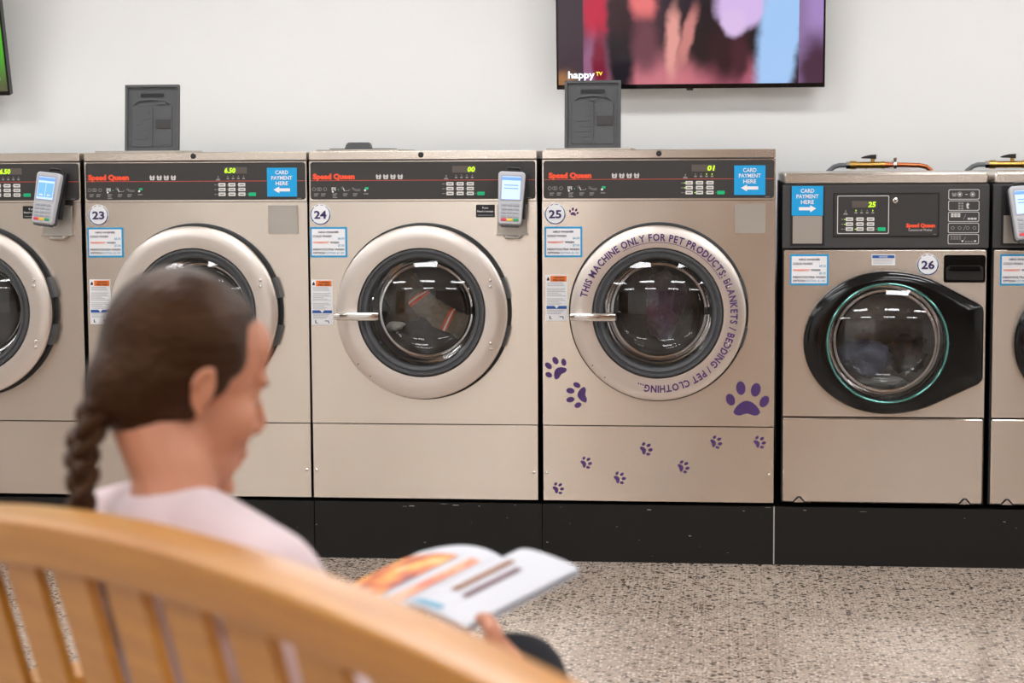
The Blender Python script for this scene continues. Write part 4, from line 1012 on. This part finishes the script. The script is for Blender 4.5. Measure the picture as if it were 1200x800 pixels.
# ------------------------------------------------------------------ bench, woman and magazine (bench frame: x along the seat, y forwards)
BO = Vector((0.5954, -5.6953, 0.0)); BR = -PI / 4
BA = Vector((0.70711, -0.70711, 0)); BN = Vector((0.70711, 0.70711, 0))
def bworld(s_, fw, z=0.0): return BO + BA * s_ + BN * fw + Vector((0, 0, z))
SB0 = -1.5
bench = thing('slatted_bench', 'honey-coloured wooden bench with arched slatted back in the foreground', 'bench', bworld(SB0, 0.0), (0, 0, BR))
CR, SR = math.cos(math.radians(15)), math.sin(math.radians(15))
def ztop(s_): return 0.955 - 0.135 * (s_ + 1.5) ** 2
def rail():
    mb = MB(); K = 60; vs = []; fs = []
    sec = []
    h, t_ = 0.051, 0.046
    for p in rrect(0, t_, -h, 0, 0.005, 3): sec.append(p)
    n_ = len(sec)
    for k in range(K + 1):
        s_ = -2.27 + 1.54 * k / K
        for (a, b) in sec: vs.append((s_ - SB0, a * CR - b * SR, ztop(s_) + b * CR + a * SR))
    for k in range(K):
        for i in range(n_): fs.append((k * n_ + i, k * n_ + (i + 1) % n_, (k + 1) * n_ + (i + 1) % n_, (k + 1) * n_ + i))
    fs += [list(range(n_)), [K * n_ + i for i in range(n_)]]
    mb.add(vs, fs, M['wood']); return mb
ob('top_rail', rail(), bench)
for k in range(-3, 10):
    s0 = -1.914 + 0.11 * k; mb = MB(); vs = []
    for s_ in (s0, s0 + 0.069):
        zt = ztop(s_) - 0.03
        for q in (0.010, 0.021):
            for L in (0.02, 0.50): vs.append((s_ - SB0, q * CR + L * SR, ztop(s_) - L * CR + q * SR))
    mb.add(vs, [(0, 1, 3, 2), (4, 6, 7, 5), (0, 4, 5, 1), (2, 3, 7, 6), (0, 2, 6, 4), (1, 5, 7, 3)], M['wood'])
    ob('back_slat', mb, bench, smooth=False)
def bx(name, s0, s1, f0, f1, z0, z1, bev=0.004):
    mb = MB(); mb.prism(rrect(s0 - SB0, s1 - SB0, z0, z1, bev), f0, f1, M['wood'], bev=bev * 0.7); return ob(name, mb, bench)
bx('lower_rail', -2.25, -0.75, 0.115, 0.15, 0.46, 0.50)
for k in range(5): bx('seat_slat', -2.25, -0.75, 0.165 + k * 0.092, 0.165 + k * 0.092 + 0.08, 0.395, 0.42)
bx('seat_apron', -2.25, -0.75, 0.585, 0.61, 0.32, 0.395)
for s_ in (-2.29, -0.77):
    bx('front_leg', s_, s_ + 0.06, 0.57, 0.63, 0.0, 0.63)
    mb = MB(); vs = []
    for X in (s_ - SB0, s_ + 0.06 - SB0):
        for y0, y1, z in ((0.17, 0.23, 0.0), (0.14, 0.20, 0.42), (0.005, 0.055, ztop(s_) - 0.004)): vs += [(X, y0, z), (X, y1, z)]
    mb.add(vs, [(0, 1, 3, 2), (2, 3, 5, 4), (6, 8, 9, 7), (8, 10, 11, 9), (0, 2, 8, 6), (2, 4, 10, 8), (1, 7, 9, 3), (3, 9, 11, 5), (4, 5, 11, 10), (0, 6, 7, 1)], M['wood'])
    ob('rear_leg', mb, bench, smooth=False)
    bx('armrest', s_ - 0.005, s_ + 0.065, 0.08, 0.66, 0.63, 0.66)
    bx('side_rail', s_ + 0.015, s_ + 0.045, 0.2, 0.58, 0.33, 0.395)

def remeshed(mb, voxel, smooth_it, name):
    me = mb.mesh(name + '_src', False); fixn(me)
    o = bpy.data.objects.new(name + '_src', me); COL.objects.link(o)
    r = o.modifiers.new('r', 'REMESH'); r.mode = 'VOXEL'; r.voxel_size = voxel; r.use_smooth_shade = True
    if smooth_it:
        s_ = o.modifiers.new('s', 'SMOOTH'); s_.factor = 0.5; s_.iterations = smooth_it
    bpy.context.view_layer.update()
    out = bpy.data.meshes.new_from_object(o.evaluated_get(bpy.context.evaluated_depsgraph_get()))
    mats = list(me.materials); bpy.data.objects.remove(o, do_unlink=True)
    out.name = name; out.materials.clear()
    out.materials.append(mats[0]); out.polygons.foreach_set('material_index', [0] * len(out.polygons))
    out.polygons.foreach_set('use_smooth', [True] * len(out.polygons))
    return out

PS, PF = -1.80, 0.35
person = thing('person', 'woman with a long dark braid in a pale pink top reading on the bench', 'person', bworld(PS, PF), (0, 0, BR))
HC = Vector((-0.042, -0.155, 1.066)); HM = Matrix.Translation(HC) @ Matrix.Rotation(math.radians(-6), 4, 'Z') @ Matrix.Rotation(math.radians(-19), 4, 'X') @ Matrix.Scale(0.93, 4)
HR = HM.to_3x3()
def hp(x, y, z): return HM @ Vector((x, y, z))
sk = M['skin']
b = MB()
def he(mb, c, r, m=sk, rx=0.0, ry=0.0, rz=0.0):
    mb.ell(hp(*c), r, m, HR @ Euler((rx, ry, rz)).to_matrix())
he(b, (0, -0.002, 0.034), (0.075, 0.088, 0.084)); he(b, (0, 0.036, -0.032), (0.062, 0.058, 0.086)); he(b, (0, 0.032, -0.078), (0.057, 0.060, 0.042))
he(b, (0, 0.080, -0.104), (0.021, 0.020, 0.018)); he(b, (0, 0.078, 0.024), (0.048, 0.016, 0.014))
he(b, (0, 0.066, 0.052), (0.050, 0.022, 0.040))
b.cap(hp(0, 0.086, 0.012), 0.009, hp(0, 0.108, -0.022), 0.0100, sk); b.cap(hp(0, 0.086, -0.025), 0.014, hp(0, 0.104, -0.027), 0.009, sk)
for s_ in (-1, 1):
    he(b, (s_ * 0.010, 0.100, -0.031), (0.007, 0.010, 0.007)); he(b, (s_ * 0.037, 0.058, -0.030), (0.026, 0.028, 0.032))
    he(b, (s_ * 0.044, 0.015, -0.07), (0.016, 0.04, 0.034)); he(b, (s_ * 0.031, 0.070, 0.003), (0.0145, 0.0140, 0.0125))
    # ear: bowl, rim and lobe
    he(b, (s_ * 0.076, -0.008, -0.008), (0.006, 0.013, 0.022), rz=s_ * -0.35)
    pr = []
    for i in range(9):
        a = math.radians(-70 + 250 * i / 8); pr.append(hp(s_ * (0.080 + 0.004 * math.cos(a - 2.4)), -0.009 + 0.0135 * math.cos(a), -0.005 + 0.022 * math.sin(a)))
    for i in range(8): b.cap(pr[i], 0.0042, pr[i + 1], 0.0042, sk, 8)
    he(b, (s_ * 0.076, -0.003, -0.030), (0.005, 0.007, 0.008))
he(b, (0, 0.084, -0.052), (0.026, 0.014, 0.018)); he(b, (0, 0.090, -0.062), (0.025, 0.012, 0.0075)); he(b, (0, 0.087, -0.075), (0.022, 0.012, 0.0085))
NB = Vector((0.0, -0.188, 0.94))
b.cap(hp(0, -0.026, -0.045), 0.044, NB + Vector((-0.014, 0.006, 0.03)), 0.043, sk); b.cap(NB + Vector((-0.014, 0.006, 0.03)), 0.043, NB + Vector((0, 0, -0.06)), 0.060, sk)
SHR, SHL = Vector((0.158, -0.178, 0.884)), Vector((-0.158, -0.178, 0.884))
ELR, ELL = Vector((0.225, -0.085, 0.672)), Vector((-0.225, -0.085, 0.672))
WRR, WRL = Vector((0.170, 0.085, 0.720)), Vector((-0.235, 0.09, 0.680))
def torso(mb, m, g):
    mb.ell((0, -0.05, 0.535), (0.165 + g, 0.115 + g, 0.10 + g), m); mb.ell((0, -0.085, 0.66), (0.142 + g, 0.10 + g, 0.12 + g), m)
    mb.ell((0, -0.135, 0.79), (0.152 + g, 0.105 + g, 0.13 + g), m); mb.ell((0, -0.172, 0.875), (0.150 + g, 0.078 + g, 0.065 + g), m)
    for sh in (SHR, SHL):
        mb.cap((sh.x * 0.30, -0.185, 0.922), 0.036 + g, (sh.x * 0.98, sh.y, sh.z + 0.004), 0.044 + g, m)
def arm(mb, m, sh, el, wr, g):
    mb.cap(sh, 0.047 + g, el, 0.037 + g, m); mb.cap(el, 0.038 + g, el.lerp(wr, 0.35), 0.038 + g, m); mb.cap(el.lerp(wr, 0.35), 0.038 + g, wr, 0.025 + g, m)
torso(b, sk, -0.004)
for sh, el, wr in ((SHR, ELR, WRR), (SHL, ELL, WRL)): arm(b, sk, sh, el, wr, 0)
# hands: palm, four fingers under the page, thumb on top
def hand(mb, wr, palm, kn_dir, across, fing, up):
    mb.cap(wr, 0.024, palm, 0.020, sk)
    for i in range(4):
        base = palm + across * (0.030 - 0.020 * i) + kn_dir * 0.020
        mb.cap(palm + across * (0.018 - 0.012 * i) - kn_dir * 0.012, 0.016, base, 0.0105, sk, 10)
        L = (0.036, 0.042, 0.039, 0.030)[i]
        p1 = base + kn_dir * L * 0.8 - up * 0.010; p2 = p1 + (fing * 0.85 + up * 0.15) * L * 0.75; p3 = p2 + (fing * 0.8 + up * 0.3) * L * 0.55
        for a, ra, c, rc in ((base, 0.0095, p1, 0.0085), (p1, 0.0085, p2, 0.0078), (p2, 0.0078, p3, 0.0068)): mb.cap(a, ra, c, rc, sk, 10)
    t0 = palm + across * 0.022 - kn_dir * 0.005 + up * 0.008; t1 = t0 + across * 0.014 + up * 0.024 + fing * 0.010; t2 = t1 + fing * 0.026 + kn_dir * 0.010 + up * 0.004; t3 = t2 + fing * 0.022 - up * 0.003
    for a, ra, c, rc in ((t0, 0.014, t1, 0.0105), (t1, 0.0105, t2, 0.0098), (t2, 0.0098, t3, 0.008)): mb.cap(a, ra, c, rc, sk, 10)
hand(b, WRR, Vector((0.138, 0.135, 0.733)), Vector((-0.55, 0.80, 0.05)).normalized(), Vector((0.25, 0.1, 0.9)).normalized() * 0.6 + Vector((-0.5, -0.5, 0)) * 0.3, Vector((-0.95, 0.3, 0)).normalized(), Vector((0, -0.2, 0.98)))
hand(b, WRL, Vector((-0.215, 0.150, 0.702)), Vector((0.45, 0.85, 0.05)).normalized(), Vector((-0.25, 0.1, 0.9)).normalized() * 0.6 + Vector((0.5, -0.5, 0)) * 0.3, Vector((0.95, 0.3, 0)).normalized(), Vector((0, -0.2, 0.98)))
HIR, HIL = Vector((0.09, -0.04, 0.515)), Vector((-0.09, -0.04, 0.515))
KNR, KNL = Vector((-0.048, 0.300, 0.658)), Vector((-0.085, 0.375, 0.490))
ANR, ANL = Vector((-0.14, 0.52, 0.33)), Vector((-0.085, 0.40, 0.10))
def leg(mb, m, hi, kn, an, g):
    mb.cap(hi, 0.085 + g, kn, 0.056 + g, m); mb.cap(kn, 0.055 + g, kn.lerp(an, 0.3), 0.055 + g, m); mb.cap(kn.lerp(an, 0.3), 0.055 + g, an, 0.034 + g, m)
for hi, kn, an in ((HIR, KNR, ANR), (HIL, KNL, ANL)): leg(b, sk, hi, kn, an, -0.004)
b.cap(ANR, 0.034, ANR + Vector((-0.02, 0.10, -0.05)), 0.03, sk); b.cap(ANL, 0.034, ANL + Vector((0, 0.10, -0.055)), 0.03, sk)
link('body', remeshed(b, 0.0042, 4, 'body'), person)
# shirt
c = MB(); torso(c, M['shirt'], 0.010)
for sh, el in ((SHR, ELR), (SHL, ELL)): c.cap(sh, 0.057, sh.lerp(el, 0.52), 0.054, M['shirt'])
c.ell((0.0, -0.190, 0.925), (0.078, 0.062, 0.040), M['shirt'])
link('top', remeshed(c, 0.006, 8, 'top'), person)
c = MB(); c.ell((0, -0.05, 0.52), (0.182, 0.132, 0.10), M['pants'])
for hi, kn, an in ((HIR, KNR, ANR), (HIL, KNL, ANL)): leg(c, M['pants'], hi, kn, an, 0.010)
link('trousers', remeshed(c, 0.007, 5, 'trousers'), person)
for an, d in ((ANR, Vector((-0.03, 0.11, -0.055))), (ANL, Vector((0, 0.115, -0.062)))):
    c = MB(); c.cap(an + Vector((0, -0.03, -0.045)), 0.040, an + d, 0.036, M['shoe']); c.cap(an + Vector((0, 0, 0.0)), 0.042, an + d * 0.5, 0.04, M['shoe'])
    link('shoe', remeshed(c, 0.007, 4, 'shoe'), person)
# eyes and brows
for s_ in (-1, 1):
    c = MB(); he(c, (s_ * 0.031, 0.0705, 0.000), (0.0125, 0.0128, 0.0115), M['eye']); he(c, (s_ * 0.031, 0.0825, -0.003), (0.010, 0.002, 0.0015), M['iris']); ob('eye', c, person)
    c = MB(); he(c, (s_ * 0.030, 0.0840, 0.024), (0.016, 0.004, 0.0035), M['hair'], ry=s_ * 0.15); ob('eyebrow', c, person)
# hair: swept back cap gathering into a low plait
c = MB()
hm = M['hair']
he(c, (0, -0.018, 0.040), (0.083, 0.090, 0.088), hm); he(c, (0, -0.030, 0.002), (0.078, 0.074, 0.072), hm)
he(c, (0, -0.046, -0.034), (0.058, 0.046, 0.046), hm); he(c, (0, 0.014, 0.076), (0.060, 0.050, 0.044), hm)
for s_ in (-1, 1):
    he(c, (s_ * 0.060, 0.010, 0.040), (0.017, 0.036, 0.030), hm, rx=-0.5); he(c, (s_ * 0.065, 0.014, 0.010), (0.008, 0.012, 0.022), hm, rx=0.3)
c.cap(hp(0, -0.05, -0.02), 0.050, hp(0, -0.086, -0.052), 0.020, hm); c.cap(hp(0, -0.02, 0.04), 0.074, hp(0, -0.058, -0.02), 0.050, hm)
link('hair', remeshed(c, 0.005, 22, 'hair'), person)
# plait of three strands
P0 = hp(0, -0.086, -0.046)
path = [P0, P0 + Vector((-0.002, -0.020, -0.045)), Vector((-0.034, -0.276, 0.97)), Vector((-0.034, -0.284, 0.90)), Vector((-0.036, -0.270, 0.80)), Vector((-0.036, -0.250, 0.70))]
def cr(u):
    f = u * (len(path) - 1); i = min(int(f), len(path) - 2); a = f - i
    p0 = path[max(i - 1, 0)]; p1 = path[i]; p2 = path[i + 1]; p3 = path[min(i + 2, len(path) - 1)]
    return 0.5 * ((2 * p1) + (p2 - p0) * a + (2 * p0 - 5 * p1 + 4 * p2 - p3) * a * a + (-p0 + 3 * p1 - 3 * p2 + p3) * a ** 3)
braid = MB()
for k in range(3):
    pts = []; rr = []
    for i in range(121):
        u = i / 120; ph = u * 2 * PI * 3.1 + k * 2 * PI / 3; tap = 1 - 0.45 * u
        pts.append(cr(u) + Vector((math.sin(ph) * 0.0135 * tap, math.sin(2 * ph) * 0.0085 * tap, 0))); rr.append(0.0118 * tap * (0.88 + 0.22 * math.cos(2 * ph)))
    braid.tube(pts, rr, hm, 12)
br = ob('braid', braid, person)
ob('hair_tie', MB().tube([cr(0.95), cr(0.985)], 0.012, M['black'], 12), br)

# magazine held open in both hands
mag = thing('open_magazine', 'open magazine with food pictures held in the woman\'s hands', 'magazine', bworld(-1.88, 0.58, 0.78), (0, 0, BR))
def page(side, lift, wid, curl, y0=-0.085, y1=0.085, inset=0.0, u0=0.0, u1=1.0, v0=0.0, v1=1.0, th=0.0, nu=18):
    vs = []
    for i in range(nu + 1):
        u = u0 + (u1 - u0) * i / nu
        if side < 0: x = -wid * u; z = 0.012 * math.sin(u ** 0.75 * PI) - 0.014 * u * u + lift
        else: x = wid * (u + 0.03 * math.sin(u * PI)); z = 0.024 * (1 - math.exp(-u / 0.09)) + curl * u * u + lift
        for j in range(3):
            v = v0 + (v1 - v0) * j / 2; y = y0 + (y1 - y0) * v
            vs.append((x, y, z + 0.022 * (v - 0.5) * 2 + th))
    fs = []
    for i in range(nu):
        for j in range(2): fs.append((i * 3 + j, (i + 1) * 3 + j, (i + 1) * 3 + j + 1, i * 3 + j + 1))
    return vs, fs
def pgs(name, sheets, side, wid, curl):
    mb = MB()
    for k in range(sheets):
        vs, fs = page(side, 0.0006 * k - 0.002, wid * (1 - 0.012 * ((k * 2) % 5)), curl + 0.0008 * k * (1 if side > 0 else 0.3)); mb.add(vs, fs, M['paper'])
    return ob(name, mb, mag, fix=False)
LP = pgs('left_pages', 5, -1, 0.185, 0.0); RP = pgs('right_pages', 6, 1, 0.135, -0.014)
def food_mat(name, cols, sc):
    m = bpy.data.materials.new(name); m.use_nodes = True; nt = m.node_tree; bb = nt.nodes['Principled BSDF']
    tc = nt.nodes.new('ShaderNodeTexCoord'); n = nt.nodes.new('ShaderNodeTexNoise'); n.inputs['Scale'].default_value = sc; n.inputs['Detail'].default_value = 2
    nt.links.new(tc.outputs['Object'], n.inputs['Vector']); r = nt.nodes.new('ShaderNodeValToRGB')
    while len(r.color_ramp.elements) < len(cols): r.color_ramp.elements.new(0.5)
    for i, q in enumerate(cols): r.color_ramp.elements[i].position = 0.3 + 0.4 * i / (len(cols) - 1); r.color_ramp.elements[i].color = lin(q)
    nt.links.new(n.outputs['Fac'], r.inputs[0]); nt.links.new(r.outputs[0], bb.inputs['Base Color']); bb.inputs['Roughness'].default_value = 0.4
    return m
FM = food_mat('food_photograph', [(120, 34, 24), (172, 60, 28), (226, 120, 40), (238, 170, 70), (244, 214, 170)], 22)
FM2 = food_mat('small_food_pictures', [(190, 90, 60), (236, 150, 110), (226, 180, 150)], 40)
BRN = mat('print_brown', (140, 92, 58), 0.5, noise_amt=0.4, nscale=40); PLU = mat('print_plum', (96, 50, 58), 0.5); TEA = mat('print_teal', (110, 160, 184), 0.5)
LL = 0.0006 * 4 - 0.002; RL = 0.0006 * 5 - 0.002; RC = -0.014 + 0.0008 * 5
def printed(name, side, u0, u1, v0, v1, m, parent):
    mb = MB()
    vs, fs = page(side, LL if side < 0 else RL, 0.185 if side < 0 else 0.135, 0 if side < 0 else RC, u0=u0, u1=u1, v0=v0, v1=v1, th=0.0012, nu=10); mb.add(vs, fs, m)
    return ob(name, mb, parent, fix=False)
printed('food_picture', -1, 0.32, 0.96, 0.06, 0.82, FM, LP); printed('picture_strip', -1, 0.12, 0.22, 0.12, 0.85, FM2, LP)
printed('knife_picture', 1, 0.30, 0.40, 0.28, 0.80, BRN, RP); printed('fork_picture', 1, 0.50, 0.58, 0.25, 0.74, PLU, RP); printed('caption_strip', 1, 0.08, 0.55, 0.03, 0.09, TEA, RP)
